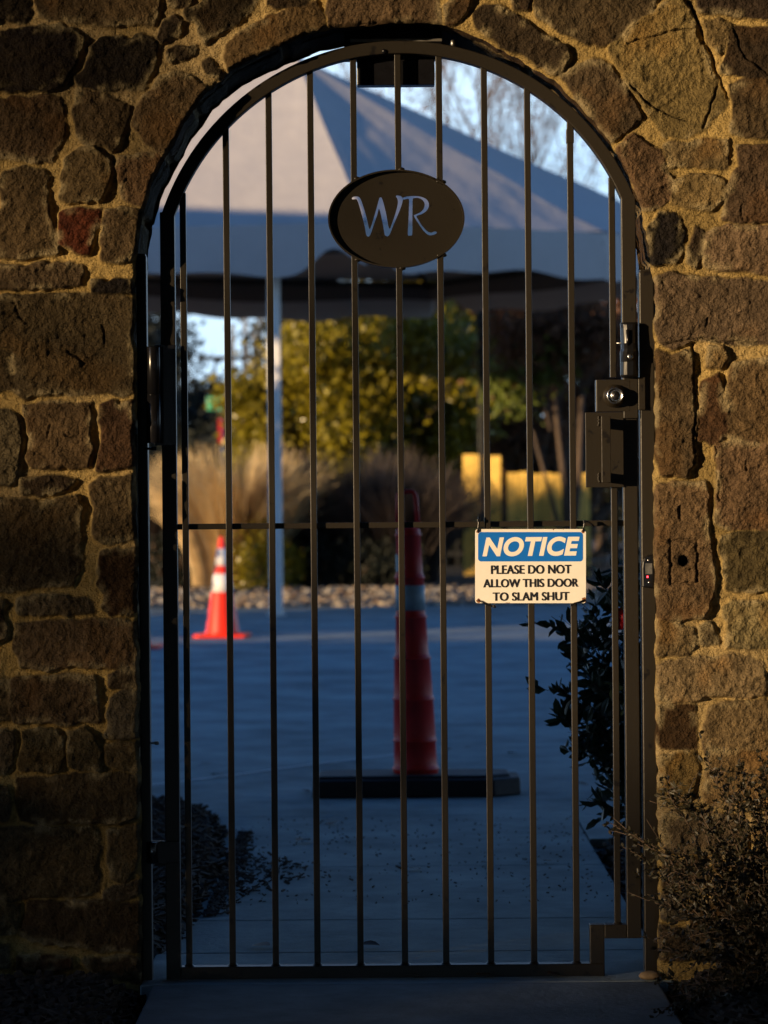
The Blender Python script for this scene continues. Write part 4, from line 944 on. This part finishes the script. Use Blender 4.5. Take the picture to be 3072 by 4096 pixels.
np_mesh('canopy', V, F, M['fabric'], tent, smooth=True)
# finial
b = MB(); b.lathe([(.06, -.05), (.05, .0), (.012, .03)], tuple(peak), 10); b.build('crown_cap', M['fabric'], tent)
V = []; F = []
for k in range(6):
    a = cor[k]; c = cor[(k + 1) % 6]; base = len(V); Lk = np.linalg.norm(c - a); m = 60; cen = (sum(cor) / 6)
    for j in range(m + 1):
        u = j / m; e = a * (1 - u) + c * u; out = e - cen; out[2] = 0; out /= np.linalg.norm(out)
        dip = .45 + .035 * math.sin(u * Lk * 2.1 + k) + .02 * math.sin(u * Lk * 5.3)
        # lifted swags near the middle of each side
        dip -= .20 * math.exp(-((u * Lk - (Lk * .04 if k == 1 else Lk * .93)) / .22) ** 2)
        bulge = .05 * math.sin(u * Lk * 3.0)
        V += [e + out * .0, e + out * (.03 + .3 * bulge) - np.array([0, 0, dip * .5]), e + out * (.03 + .5 * bulge) - np.array([0, 0, dip])]
    for j in range(m):
        for i in (0, 1): q0 = base + j * 3 + i; F.append((q0, q0 + 1, q0 + 4, q0 + 3))
np_mesh('valance', V, F, M['fabric'], tent, smooth=True)
# dark strip added inside for the shade under the canopy, and frame
V = []; F = []
for k in range(6):
    a = cor[k]; c = cor[(k + 1) % 6]; base = len(V); cen = (sum(cor) / 6); m = 30
    for j in range(m + 1):
        u = j / m; e = a * (1 - u) + c * u; inn = cen - e; inn[2] = 0; inn /= np.linalg.norm(inn); e = e + inn * .12
        V += [e - np.array([0, 0, .05]), e - np.array([0, 0, .25 + .03 * math.sin(u * 9 + k)])]
    for j in range(m): q0 = base + j * 2; F.append((q0, q0 + 1, q0 + 3, q0 + 2))
np_mesh('underside_shade_strip', V, F, M['fabric_shade'], tent)
b = MB()
for k in range(6): b.tube([tuple(cor[k] * .97 + peak * .03 - np.array([0, 0, .1])), tuple(cor[(k + 1) % 6] * .97 + peak * .03 - np.array([0, 0, .1]))], .035, 8); b.tube([tuple(peak - np.array([0, 0, .12])), tuple(cor[k] - np.array([0, 0, .12]))], .03, 8)
b.build('roof_frame', M['iron'], tent)
lx, ly = GP(1101, 2463); lx = at0(595, 21.85); ly = 21.85
for (x, y) in ((lx, ly), (Ll[0], Ll[1]), (B1[0], B1[1]), (R2[0], R2[1])):
    b = MB(); b.box(x - .062, x + .062, y - .06, y + .06, .01, ze - .1); lg = b.build('leg', M['white_paint'], tent, bevel=.01)
    b = MB(); b.box(x - .09, x + .09, y - .09, y + .09, 0, .012); b.build('foot_plate', M['white_paint'], lg)
# pavilion added unseen left of the yard to shade the tent's lower part
shade_pav = thing('shade_pavilion', 'dark roofed open pavilion added unseen left of the yard to shade the tent', 'shade_pavilion', (-11.5, 13, 0))
PVZ = 5.52
b = MB(); x0, x1, y0, y1 = -13.4, -9.9, 9.2, 17.6
b.add([(x0, y0, 4.3), (x1, y0, 4.3), (x1, y1, 4.3), (x0, y1, 4.3), (-11.6, y0, PVZ), (-11.6, y1, PVZ - .4)], [(3, 2, 1, 0), (0, 1, 4), (2, 3, 5), (1, 2, 5, 4), (3, 0, 4, 5)]); b.build('roof', M['roof'], shade_pav)
for (x, y) in ((x0 + .2, y0 + .3), (x1 - .2, y0 + .3), (x0 + .2, y1 - .3), (x1 - .2, y1 - .3)):
    b = MB(); b.box(x - .08, x + .08, y - .08, y + .08, 0, 4.3); b.build('post', M['bark'], shade_pav)

# ------------------------------------------------------------------ foliage helpers
def leaves(name, pos, size, m, parent=None, seed=0, aspect=.5, normal_bias=None, dirs=None, label=None, fold=.25):
    """pos (n,3): pointed leaf of 6 vertices, folded along the midrib"""
    r = np.random.default_rng(seed); pos = np.asarray(pos); n = len(pos)
    if dirs is None:
        d = r.normal(size=(n, 3)); d /= np.linalg.norm(d, axis=1)[:, None]
    else:
        d = dirs + .5 * r.normal(size=(n, 3)); d /= np.linalg.norm(d, axis=1)[:, None]
    t = r.normal(size=(n, 3)); s_ = np.cross(d, t); s_ /= np.linalg.norm(s_, axis=1)[:, None]; nn = np.cross(d, s_)
    L_ = (size * (.55 + .8 * r.random(n)))[:, None]; W = L_ * aspect * .5
    P = [pos, pos + d * L_ * .35 + s_ * W + nn * W * fold, pos + d * L_ * .75 + s_ * W * .7 + nn * W * fold, pos + d * L_, pos + d * L_ * .75 - s_ * W * .7 + nn * W * fold, pos + d * L_ * .35 - s_ * W + nn * W * fold]
    V = np.stack(P, 1).reshape(-1, 3); b0 = (np.arange(n) * 6)[:, None]
    F = np.concatenate([b0 + np.array([0, 1, 2, 3])[None], b0 + np.array([0, 3, 4, 5])[None]], 0)
    o = np_mesh(name, V, F, m, parent)
    return o
def blob_points(blobs, n, seed, shell=.5, clump=14, cs=.12):
    """leaf positions clumped on twig ends spread through ellipsoids (cx,cy,cz,rx,ry,rz)"""
    r = np.random.default_rng(seed); B = np.array(blobs, float); vol = np.prod(B[:, 3:], axis=1) ** .67; k = r.choice(len(B), size=max(1, n // clump), p=vol / vol.sum())
    d = r.normal(size=(len(k), 3)); d /= np.linalg.norm(d, axis=1)[:, None]; rad = (shell + (1 - shell) * r.random(len(k))) * (1 + .12 * r.normal(size=len(k)))
    c = B[k, :3] + d * B[k, 3:] * rad[:, None]
    p = np.repeat(c, clump, 0) + r.normal(size=(len(c) * clump, 3)) * cs
    return p
def limbs(b, root, tips, r0, seed, n=6, wob=.08):
    r = random.Random(seed); root = Vector(root)
    for t in tips:
        t = Vector(t); pts = []; L_ = (t - root).length
        for i in range(n + 1):
            u = i / n; p = root.lerp(t, u); p += Vector((r.uniform(-1, 1), r.uniform(-1, 1), r.uniform(-.3, .5))) * wob * L_ * math.sin(math.pi * u) * .6; pts.append(p)
        b.tube(pts, [r0 * (1 - .85 * i / n) for i in range(n + 1)], 6)
def shrub(name, label, cat, blobs, n, size, m, seed, base=None, group=None, shell=.5, clump=14, cs=.12, trunk=.05, aspect=.5, zmin=.02, fork=0):
    B = np.array(blobs); cx, cy = B[:, 0].mean(), B[:, 1].mean()
    if base is None: base = (cx, cy, 0)
    t = thing(name, label, cat, base, group); P = blob_points(blobs, n, seed, shell, clump, cs); P = P[P[:, 2] > zmin]
    leaves('foliage', P, size, m, t, seed, aspect)
    b = MB()
    if fork: b.tube([base, (base[0] + .1, base[1], fork * .5), (base[0], base[1] + .1, fork)], [trunk * 1.5, trunk * 1.2, trunk], 10)
    limbs(b, (base[0], base[1], fork) if fork else base, [tuple(q[:3]) for q in blobs] + [tuple(P[i * 997 % len(P)]) for i in range(10)], trunk, seed); b.build('trunk', M['bark'], t); return t

# ------------------------------------------------------------------ planting beyond the yard
b = MB(); b.add([(-30, 24.3, .0), (30, 24.3, .0), (30, 26.0, .10), (-30, 26.0, .10), (30, 60, .2), (-30, 60, .2)], [(0, 1, 2, 3), (3, 2, 4, 5)]); tag(b.build('garden_bed', M['soil']), kind='structure')
r = np.random.default_rng(5); n = 5200
x = -5 + 11 * r.random(n); y = 24.2 + 2.6 * r.random(n) ** 1.2; z = np.interp(y, [24.3, 26], [0, .10]); sz = .015 + .032 * r.random(n) ** 2
ico = np.array([(0, 0, 1), (.9, 0, .45), (.28, .85, .45), (-.72, .53, .45), (-.72, -.53, .45), (.28, -.85, .45), (.72, .53, -.45), (-.28, .85, -.45), (-.9, 0, -.45), (-.28, -.85, -.45), (.72, -.53, -.45), (0, 0, -1)])
fc = np.array([(0, 1, 2), (0, 2, 3), (0, 3, 4), (0, 4, 5), (0, 5, 1), (1, 6, 2), (2, 7, 3), (3, 8, 4), (4, 9, 5), (5, 10, 1), (2, 6, 7), (3, 7, 8), (4, 8, 9), (5, 9, 10), (1, 10, 6), (11, 7, 6), (11, 8, 7), (11, 9, 8), (11, 10, 9), (11, 6, 10)])
n_ = n; V = ico[None] * sz[:, None, None] * (1 + .3 * r.random((n, 1, 3))) * np.array((1.1, 1, .7)) + np.stack([x, y, z + sz * .4], -1)[:, None]
cc = np.array([(.42, .32, .22), (.30, .25, .20), (.50, .42, .32), (.22, .15, .10), (.36, .34, .32)])[r.integers(0, 5, n)] * .72
tag(np_mesh('river_gravel', V.reshape(-1, 3), (fc[None] + (np.arange(n) * 12)[:, None, None]).reshape(-1, 3), M['pebble'], smooth=True, col=np.repeat(cc, 12, 0)), 'strip of rounded river gravel along the far edge of the yard', 'gravel', None, 'stuff')

def ograss(label, cx, cy, R, H_, n, m, seed, spread=1.0, zb=.15):
    t = thing('ornamental_grass', label, 'grass clump', (cx, cy, zb), 'clumps of ornamental grass behind the gravel'); r = np.random.default_rng(seed)
    th = r.random(n) * 6.283; rb = R * .75 * np.sqrt(r.random(n)); L_ = H_ * (.65 + .4 * r.random(n)); out = spread * (.08 + .62 * r.random(n) ** 1.3); w = .008 + .014 * r.random(n)
    K_ = 6; V = np.zeros((n, (K_ + 1) * 2, 3))
    for i in range(K_ + 1):
        u = i / K_; rr = rb + out * L_ * u ** 1.8; zz = L_ * (u - .35 * (out / (spread + 1e-6)) * u ** 3); px = cx + rr * np.cos(th); py = cy + rr * np.sin(th); ww = w * (1 - .8 * u)
        a = th + 1.3
        V[:, 2 * i] = np.stack([px - ww * np.sin(a), py + ww * np.cos(a), zz + zb], -1); V[:, 2 * i + 1] = np.stack([px + ww * np.sin(a), py - ww * np.cos(a), zz + zb], -1)
    q = np.array([(2 * i, 2 * i + 1, 2 * i + 3, 2 * i + 2) for i in range(K_)]); F = (q[None] + (np.arange(n) * (K_ + 1) * 2)[:, None, None]).reshape(-1, 4)
    np_mesh('blades', V.reshape(-1, 3), F, m, t); return t
def at(ovx, Y): return UO(ovx, 1100, Y)[0]
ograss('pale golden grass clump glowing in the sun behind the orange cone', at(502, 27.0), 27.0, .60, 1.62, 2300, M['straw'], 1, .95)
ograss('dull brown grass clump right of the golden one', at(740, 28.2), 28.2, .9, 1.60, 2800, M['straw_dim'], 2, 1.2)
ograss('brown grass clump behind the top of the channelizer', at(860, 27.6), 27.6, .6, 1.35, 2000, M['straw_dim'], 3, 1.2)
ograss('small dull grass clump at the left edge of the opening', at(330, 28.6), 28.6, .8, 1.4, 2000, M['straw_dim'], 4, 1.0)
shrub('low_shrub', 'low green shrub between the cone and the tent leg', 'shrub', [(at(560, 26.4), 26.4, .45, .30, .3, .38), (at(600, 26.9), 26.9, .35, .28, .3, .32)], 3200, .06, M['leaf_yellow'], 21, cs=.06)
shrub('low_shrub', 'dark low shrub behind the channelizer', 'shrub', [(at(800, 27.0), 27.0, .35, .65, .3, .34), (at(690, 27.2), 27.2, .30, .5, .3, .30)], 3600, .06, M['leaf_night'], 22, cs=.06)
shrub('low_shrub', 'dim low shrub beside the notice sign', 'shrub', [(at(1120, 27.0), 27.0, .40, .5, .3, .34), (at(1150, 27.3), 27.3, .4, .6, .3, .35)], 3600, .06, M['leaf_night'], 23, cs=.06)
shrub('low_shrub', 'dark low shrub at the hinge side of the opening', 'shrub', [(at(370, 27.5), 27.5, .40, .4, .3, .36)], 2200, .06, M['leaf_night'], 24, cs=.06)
# yellow-green sunlit hedge trees
hb = []
rr = random.Random(12)
for i in range(44):
    ox = rr.uniform(650, 1010); Y = rr.uniform(30.6, 33.5); zt_ = UO(ox, rr.uniform(655, 1000), Y)[1]; hb.append((at(ox, Y), Y, zt_, rr.uniform(.3, .48), rr.uniform(.4, .6), rr.uniform(.3, .5)))
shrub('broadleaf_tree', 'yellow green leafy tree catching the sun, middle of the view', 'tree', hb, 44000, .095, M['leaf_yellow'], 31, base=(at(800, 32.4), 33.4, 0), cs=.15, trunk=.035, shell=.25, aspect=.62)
hb = []
for i in range(10):
    ox = rr.uniform(530, 620); Y = rr.uniform(31, 33); zt_ = UO(ox, rr.uniform(830, 1010), Y)[1]; hb.append((at(ox, Y), Y, zt_, .28, .4, .3))
shrub('broadleaf_shrub', 'yellow green shrub left of the tent leg', 'shrub', hb, 7000, .11, M['leaf_yellow'], 32, base=(at(545, 32), 32, 0), cs=.12, shell=.3, aspect=.62)
hb = []
for i in range(30):
    ox = rr.uniform(980, 1420); Y = rr.uniform(33, 36); zt_ = UO(ox, rr.uniform(610, 1010), Y)[1]; hb.append((at(ox, Y), Y, zt_, rr.uniform(.45, .75), .5, rr.uniform(.4, .7)))
shrub('brown_tree', 'russet brown leafed tree behind the cedar fence', 'tree', hb, 20000, .10, M['leaf_brown'], 33, base=(at(1190, 34.6), 34.6, 0), cs=.15, trunk=.13, shell=.3)
hb = []
for i in range(30):
    ox = rr.uniform(620, 1420); Y = rr.uniform(37, 40); zt_ = UO(ox, rr.uniform(650, 1150), Y)[1]; hb.append((at(ox, Y), Y, zt_, rr.uniform(.7, 1.1), .7, rr.uniform(.6, 1.0)))
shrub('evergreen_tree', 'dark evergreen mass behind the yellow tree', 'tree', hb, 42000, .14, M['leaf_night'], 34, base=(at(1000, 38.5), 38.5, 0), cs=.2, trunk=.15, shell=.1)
hb = []
for i in range(26):
    ox = rr.uniform(250, 500); Y = rr.uniform(60, 64); zt_ = UO(ox, rr.uniform(870, 1120) if ox > 380 else rr.uniform(690, 1120), Y)[1]; hb.append((at(ox, Y), Y, zt_, rr.uniform(.6, .8), 1, rr.uniform(.6, .9)))
shrub('evergreen_tree', 'dark evergreen tree behind the small green street sign', 'tree', hb, 42000, .17, M['leaf_night'], 35, base=(at(380, 62), 62, 0), cs=.25, trunk=.2, shell=.1)
hb = []
for i in range(18):
    ox = rr.uniform(480, 660); Y = rr.uniform(60, 66); zt_ = UO(ox, rr.uniform(880, 1120), Y)[1]; hb.append((at(ox, Y), Y, zt_, rr.uniform(.7, 1.0), 1, rr.uniform(.5, .8)))
shrub('evergreen_tree', 'low dark evergreen under the patch of sky', 'tree', hb, 20000, .17, M['leaf_night'], 36, base=(at(570, 63), 63, 0), cs=.25, trunk=.2, shell=.1)
# trunks in front of the cedar fence
t = thing('bare_trunk_tree', 'small multi stem tree in front of the cedar fence', 'tree', (at(1225, 29.4), 29.4, 0)); b = MB()
for (ox0, oy0, ox1, oy1, w) in ((1225, 1130, 1190, 800, .05), (1225, 1130, 1260, 780, .055), (1222, 1130, 1150, 930, .035), (1190, 930, 1120, 760, .025), (1255, 850, 1330, 700, .03)):
    a = UO(ox0, oy0, 29.4); c = UO(ox1, oy1, 29.4); z0 = a[1] if oy0 < 1100 else 0
    b.tube([(a[0], 29.4, z0), ((a[0] * .6 + c[0] * .4) + .05, 29.4, z0 * .55 + c[1] * .45), (c[0], 29.4, c[1])], [w, w * .8, w * .45], 8)
b.build('trunk', M['bark'], t)
P = blob_points([(at(1180, 29.4), 29.4, UO(0, 760, 29.4)[1], .8, .4, .5), (at(1270, 29.4), 29.5, UO(0, 720, 29.4)[1], .7, .4, .5)], 4200, 77, .2, 10, .14); leaves('foliage', P, .09, M['leaf_brown'], t, 77)
P = blob_points([(at(1110, 29.4), 29.3, UO(0, 850, 29.3)[1], .40, .3, .25), (at(1180, 29.4), 29.3, UO(0, 800, 29.3)[1], .35, .3, .25)], 1300, 78, .2, 10, .1); leaves('foliage', P, .09, M['leaf_green'], t, 78)
# bare tree against the sky
t = thing('bare_tree', 'tall leafless tree with russet twigs against the sky', 'tree', (at(1180, 44), 44, 0)); b = MB(); tips = []
def branch(p, d, L_, rad, lvl, rn):
    pts = [Vector(p)]; d = Vector(d).normalized(); k = 5
    for i in range(k):
        d = (d + Vector((rn.uniform(-.16, .16), rn.uniform(-.16, .16), rn.uniform(-.05, .12)))).normalized(); pts.append(pts[-1] + d * L_ / k)
    b.tube(pts, [max(rad * (1 - .5 * i / k), .003) for i in range(k + 1)], 5 if lvl < 2 else 3, cap=False)
    if lvl >= 5: tips.append(tuple(pts[-1])); return
    for c in range(3 if lvl < 4 else 3):
        j = rn.choice([3, 4, 5]); ax = Vector((rn.uniform(-1, 1), rn.uniform(-1, 1), rn.uniform(-.1, .7))).normalized()
        branch(pts[j], (d * 1.0 + ax * .62), L_ * rn.uniform(.58, .78), rad * .5, lvl + 1, rn)
rn = random.Random(5)
for ox, lean_ in ((1090, -.12), (1190, .05), (1290, .2), (1140, .0), (1000, -.1)):
    branch((at(ox, 44 + rn.uniform(-1, 1)), 44 + rn.uniform(-1, 1), .0), (lean_, 0, 1), 4.2, .11, 0, rn)
b.build('trunk', M['twig'], t)
tp = np.array(tips); tp = np.repeat(tp, 5, 0) + np.random.default_rng(2).normal(size=(len(tp) * 5, 3)) * .14
leaves('dry_leaves', tp, .075, M['leaf_brown'], t, 5)
# iron fence behind the planting
t = thing('iron_fence', 'tall black iron picket fence behind the shrubs', 'fence', (0, 36, 0)); zr = UO(900, 770, 36)[1]; b = MB()
b.box(at(430, 36), at(1420, 36), 35.97, 36.03, zr - .03, zr + .03); b.box(at(430, 36), at(1420, 36), 35.97, 36.03, .3, .36); b.build('rail', M['iron'], t)
xx = at(500, 36)
while xx < at(1420, 36):
    b = MB(); b.box(xx - .02, xx + .02, 35.98, 36.02, .1, zr + .28); b.build('picket', M['iron'], t); xx += .19
b = MB(); Yp = 29.6; x = at(1042, Yp); b.box(x - .04, x + .04, Yp - .04, Yp + .04, 0, UO(0, 640, Yp)[1]); o = b.build('fence_post', M['iron'], bevel=.008); tag(o, 'dark slim post standing in front of the cedar boards', 'post')  # plain dark fence post, no lamp on it
# tall pale pickets seen against the sky
t = thing('picket_fence', 'tall grey pickets standing against the patch of sky', 'fence', (at(540, 58), 58, 0))
for ox in (505, 533, 552, 566, 610, 625):
    b = MB(); x = at(ox, 58); top = UO(ox, 683 if ox in (533, 566) else 700, 58)[1]; b.box(x - .05, x + .05, 57.96, 58.04, .1, top); b.build('picket', mat('grey_picket', (.22, .24, .27), rough=.6), t)
b = MB(); b.box(at(495, 58), at(640, 58), 57.98, 58.02, 2.4, 2.5); b.build('rail', M['iron'], t)
# cedar fence panels
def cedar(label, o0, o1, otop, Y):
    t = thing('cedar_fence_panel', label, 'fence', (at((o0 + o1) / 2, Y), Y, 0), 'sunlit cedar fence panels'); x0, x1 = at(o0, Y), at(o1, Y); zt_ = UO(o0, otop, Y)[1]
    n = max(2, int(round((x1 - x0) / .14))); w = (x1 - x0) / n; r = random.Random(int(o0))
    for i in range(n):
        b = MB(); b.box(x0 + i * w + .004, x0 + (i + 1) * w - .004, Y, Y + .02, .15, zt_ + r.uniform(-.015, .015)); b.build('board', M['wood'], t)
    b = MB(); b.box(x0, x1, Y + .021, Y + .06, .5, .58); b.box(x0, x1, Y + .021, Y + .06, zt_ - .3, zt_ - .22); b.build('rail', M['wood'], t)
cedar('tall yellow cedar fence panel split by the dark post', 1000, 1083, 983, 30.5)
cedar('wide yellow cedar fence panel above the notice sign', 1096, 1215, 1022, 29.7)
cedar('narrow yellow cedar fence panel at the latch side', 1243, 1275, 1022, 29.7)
# street name sign far away
Ys = 50; x = at(470, Ys); t = thing('street_sign', 'small bright green street name sign on a thin post', 'sign', (x + .1, Ys, 0))
a = UO(447, 886, Ys); c = UO(489, 857, Ys); b = MB(); b.box(a[0], c[0], Ys - .01, Ys + .01, a[1], c[1]); b.build('blade', M['green_sign'], t, bevel=.01)
a = UO(474, 885, Ys); b = MB(); b.tube([(a[0] + .05, Ys + .04, 0), (a[0] + .05, Ys + .04, a[1])], .03, 8); b.build('pole', M['steel'], t)
a = UO(472, 962, Ys); c = UO(480, 905, Ys); b = MB(); b.box(a[0], c[0] , Ys - .03, Ys - .01, a[1], c[1]); b.build('side_plate', M['red_sign'], t)
# ------------------------------------------------------------------ rose bush behind the gate
def twiggy(name, label, cat, root, targets, leaf, lm, seed, stem_r=.004, per=26, start=.25, aspect=.55, sub=5, subL=.12, group=None, sm=None):
    t = thing(name, label, cat, root, group); b = MB(); r = random.Random(seed); pos = []; dirs = []
    for tg in targets:
        rt = Vector(root) + Vector((r.uniform(-.06, .06), r.uniform(-.06, .06), 0)); T = Vector(tg); mid = rt.lerp(T, .45) + Vector((r.uniform(-.04, .04), r.uniform(-.05, .05), abs(T.z - rt.z) * .20))
        pts = [];
        for i in range(13):
            u = i / 12; p = rt * (1 - u) ** 2 + mid * 2 * u * (1 - u) + T * u * u; p += Vector((r.uniform(-1, 1), r.uniform(-1, 1), r.uniform(-1, 1))) * .006; pts.append(p)
        b.tube(pts, [stem_r * (1 - .75 * i / 12) for i in range(13)], 5)
        for k in range(sub):
            u = start + (1 - start) * (k + r.random()) / sub; i = min(11, int(u * 12)); p = pts[i]; d = (pts[i + 1] - pts[i]).normalized()
            sd = (d + Vector((r.uniform(-1, 1), r.uniform(-1, 1), r.uniform(-.6, 1)))).normalized(); q = [p + sd * subL * (.5 + r.random() * .6) * s_ / 4 + Vector((0, 0, -.01 * s_ * s_ / 8)) for s_ in range(5)]
            b.tube(q, [stem_r * .45 * (1 - .15 * s_) for s_ in range(5)], 4)
            for s_ in range(per // sub + 1): u2 = r.random(); j = min(3, int(u2 * 4)); pp = q[j].lerp(q[j + 1], u2 * 4 - j); pos.append(pp); dirs.append(sd + Vector((r.uniform(-1, 1), r.uniform(-1, 1), r.uniform(-.8, .8))) * .9)
        for k in range(per):
            u = start + (1 - start) * r.random(); i = min(11, int(u * 12)); p = pts[i].lerp(pts[i + 1], u * 12 - i); d = (pts[i + 1] - pts[i]).normalized()
            pos.append(p); dirs.append(d * .5 + Vector((r.uniform(-1, 1), r.uniform(-1, 1), r.uniform(-1, .8))))
    b.build('stems', sm or M['twig'], t)
    leaves('foliage', np.array([tuple(p) for p in pos]), leaf, lm, t, seed, aspect, dirs=np.array([tuple(d.normalized()) for d in dirs]), fold=.4); return t
r = random.Random(8); tg = []
for (ox, oy) in ((1165, 1330), (1180, 1350), (1215, 1345), (1235, 1300), (1270, 1250), (1310, 1230), (1330, 1215), (1205, 1395), (1230, 1420), (1175, 1480), (1185, 1545), (1215, 1500), (1240, 1560), (1225, 1610), (1250, 1460), (1290, 1400),
                 (1300, 1500), (1280, 1650), (1310, 1600), (1330, 1450), (1340, 1300), (1350, 1550), (1275, 1735), (1290, 1700), (1300, 1290), (1260, 1350), (1320, 1680), (1345, 1720), (1255, 1530), (1285, 1580), (1380, 1400), (1390, 1300), (1400, 1550)):
    Y = r.uniform(.75, 1.25); x, z = UO(ox + 22, oy, Y); tg.append((x, Y, z))
ros = twiggy('rose_bush', 'dark leafy rose bush behind the gate on the latch side', 'bush', (.92, 1.0, .02), tg, .044, M['leaf_dark'], 5, .0035, 52, .30, .46, 9, .12)
b = MB()
for (ox, oy) in ((1343, 1328), (1338, 1345), (1347, 1340)):
    x, z = UO(ox, oy, .8)
    for k in range(7):
        a = k * .9; b.lathe([(.001, 0), (.010, .004), (.012, .010), (.001, .012)], (x + .008 * math.cos(a), .8 + .006 * math.sin(a * 2), z + .008 * math.sin(a)), 7, axis='y')
b.build('blossom', M['flower'], ros)
# bush in front of the wall, right
tg = []; r = random.Random(18)
for (ox, oy) in ((1322, 1782), (1345, 1790), (1375, 1840), (1525, 1630), (1545, 1660), (1565, 1700), (1590, 1640), (1640, 1625), (1655, 1660), (1600, 1720), (1450, 1700), (1430, 1680), (1480, 1720), (1510, 1740), (1640, 1740), (1400, 1830), (1430, 1860), (1470, 1830), (1440, 1920), (1480, 1930), (1410, 1950), (1530, 1850), (1560, 1880), (1600, 1840), (1650, 1850), (1650, 1930), (1600, 1960), (1520, 1980), (1450, 2010), (1420, 2050), (1480, 2060), (1560, 2050), (1640, 2040), (1460, 2130), (1510, 2120), (1600, 2130), (1440, 2180), (1700, 1700), (1700, 1900), (1540, 2160), (1620, 2190), (1500, 2190)):
    Y = r.uniform(-.62, -.28); x, z = UO(ox, oy, Y); tg.append((x, Y, max(z, .02)))
twiggy('small_leaved_bush', 'wiry small leaved bush spilling in front of the wall and latch post', 'bush', (.86, -.40, .02), tg, .0128, M['leaf_bush'], 15, .0028, 110, .22, .55, 12, .10)
tg = [(.72 + .25 * r.random(), -.75 + .5 * r.random(), .02 + .33 * r.random()) for _ in range(46)]
twiggy('small_leaved_bush', 'low dense bush at the bottom right corner in front of the wall', 'bush', (.90, -.50, .02), tg, .0128, M['leaf_bush'], 16, .0025, 100, .2, .55, 10, .08)

# ------------------------------------------------------------------ trees behind the photographer added unseen to shade the wall and block sky light
def sunspace(off, t, z): p = np.array([0, 0, z]) - SUN * t; return p[0] + PERP[0] * off, p[1] + PERP[1] * off
rg = np.random.default_rng(44)
t0 = 38.0; zsh = -SUN[2] * t0
base = sunspace(-1.5, t0, 0)
tr = thing('wall_shade_tree', 'broad unseen wall-shading tree behind the photographer', 'tree', (base[0], base[1], 0))
n = 36000; off = -6 + 11 * rg.random(n); dep = rg.normal(size=n) * 1.0
edge = zsh + np.interp(off, [-6, -1.2, -.58, 0, .5, .75, 1.1, 5], [1.2, .75, .40, .0, -.26, .08, .35, .5])  # crown edge shaped to cast the soft shade on the wall
z = edge + .45 - 4.0 * rg.random(n) ** .5 + .30 * rg.normal(size=n)
P = np.stack([base[0] + 1.5 * PERP[0] + PERP[0] * off + SUN[0] * dep, base[1] + 1.5 * PERP[1] + PERP[1] * off + SUN[1] * dep, z], -1); P = P[P[:, 2] > .5]
leaves('foliage', P, .30, M['leaf_night'], tr, 9, .7)
# light upper sprays
n = 900; off = -3 + 3.1 * rg.random(n) ** .8; z = zsh + 1.2 + 2.2 * rg.random(n)
P = np.stack([base[0] + 1.5 * PERP[0] + PERP[0] * off, base[1] + 1.5 * PERP[1] + PERP[1] * off, z], -1); leaves('foliage', P, .16, M['leaf_night'], tr, 10, .6)
b = MB(); limbs(b, (base[0], base[1], 0), [(base[0] + PERP[0] * k, base[1] + PERP[1] * k, zsh - .5) for k in (-4, -2, 0, 2, 4)], .25, 3); b.build('trunk', M['bark'], tr)
for i, (x, y, h) in enumerate(((-5.5, -15, 8), (-.5, -14, 9), (4.5, -13.5, 9), (9.5, -12, 8.5), (9, -6, 7.5), (13, -1, 8))):  # row added out of view to block sky light on the wall
    shrub('evergreen_tree', ('added sky-blocking evergreen tree behind the photographer, number ' + ['one', 'two', 'three', 'four', 'five', 'six'][i] + ' of the row'), 'tree', [(x, y, h * .5, 2.6, 2.2, h * .42), (x + .6, y, h * .75, 1.9, 1.8, h * .22)], 9000, .42, M['leaf_night'], 60 + i, group='added evergreen trees behind the photographer', shell=.5, cs=.3, trunk=.25, aspect=.7)
ob_l = []; r4 = random.Random(31)
for i in range(86): ob_l.append((r4.uniform(-7, 9), r4.uniform(-11, 5.6), r4.uniform(5.2, 7.2), 1.5, 1.4, .8))
shrub('sky_block_oak', 'unseen oak crown added over the path to block sky light', 'tree', ob_l, 120000, .42, M['leaf_night'], 90, base=(6.5, -5.5, 0), fork=4.9, shell=.1, cs=.3, trunk=.35, aspect=.7)  # crown added overhead to cut sky light without stopping the sun
for i, (off_, w_, h_) in enumerate(((-7.2, 2.4, 13), (-3.6, 1.9, 14), (4.5, 2.1, 13), (8.4, 2.4, 14), (12, 2.6, 13), (16.5, 2.8, 14))):  # added out of view to block the low sky glow
    x, y = sunspace(off_, 34 if off_ < 0 else 30, 0)
    shrub('glow_block_tree', 'tall unseen tree added to block sky glow far behind the photographer, ' + ['first', 'second', 'third', 'fourth', 'fifth', 'sixth'][i] + ' from the west', 'tree', [(x, y, h_ * .32, w_ * .9, w_ * .9, h_ * .30), (x, y, h_ * .68, w_, w_, h_ * .33)], 11000, .5, M['leaf_night'], 120 + i, group='added glow-blocking trees far behind the photographer', shell=.5, cs=.22, trunk=.3, aspect=.7)
# unseen hedge added at the left to shade far paving and tent leg
hb = [(-7.1, 14.0 + .8 * k, 1.6 + .0 * k, .55, .6, 1.45) for k in range(6)]
shrub('hedge', 'tall unseen hedge added for shade along the left of the yard outside the picture', 'hedge', hb, 26000, .16, M['leaf_night'], 71, shell=.2, cs=.12, aspect=.7)
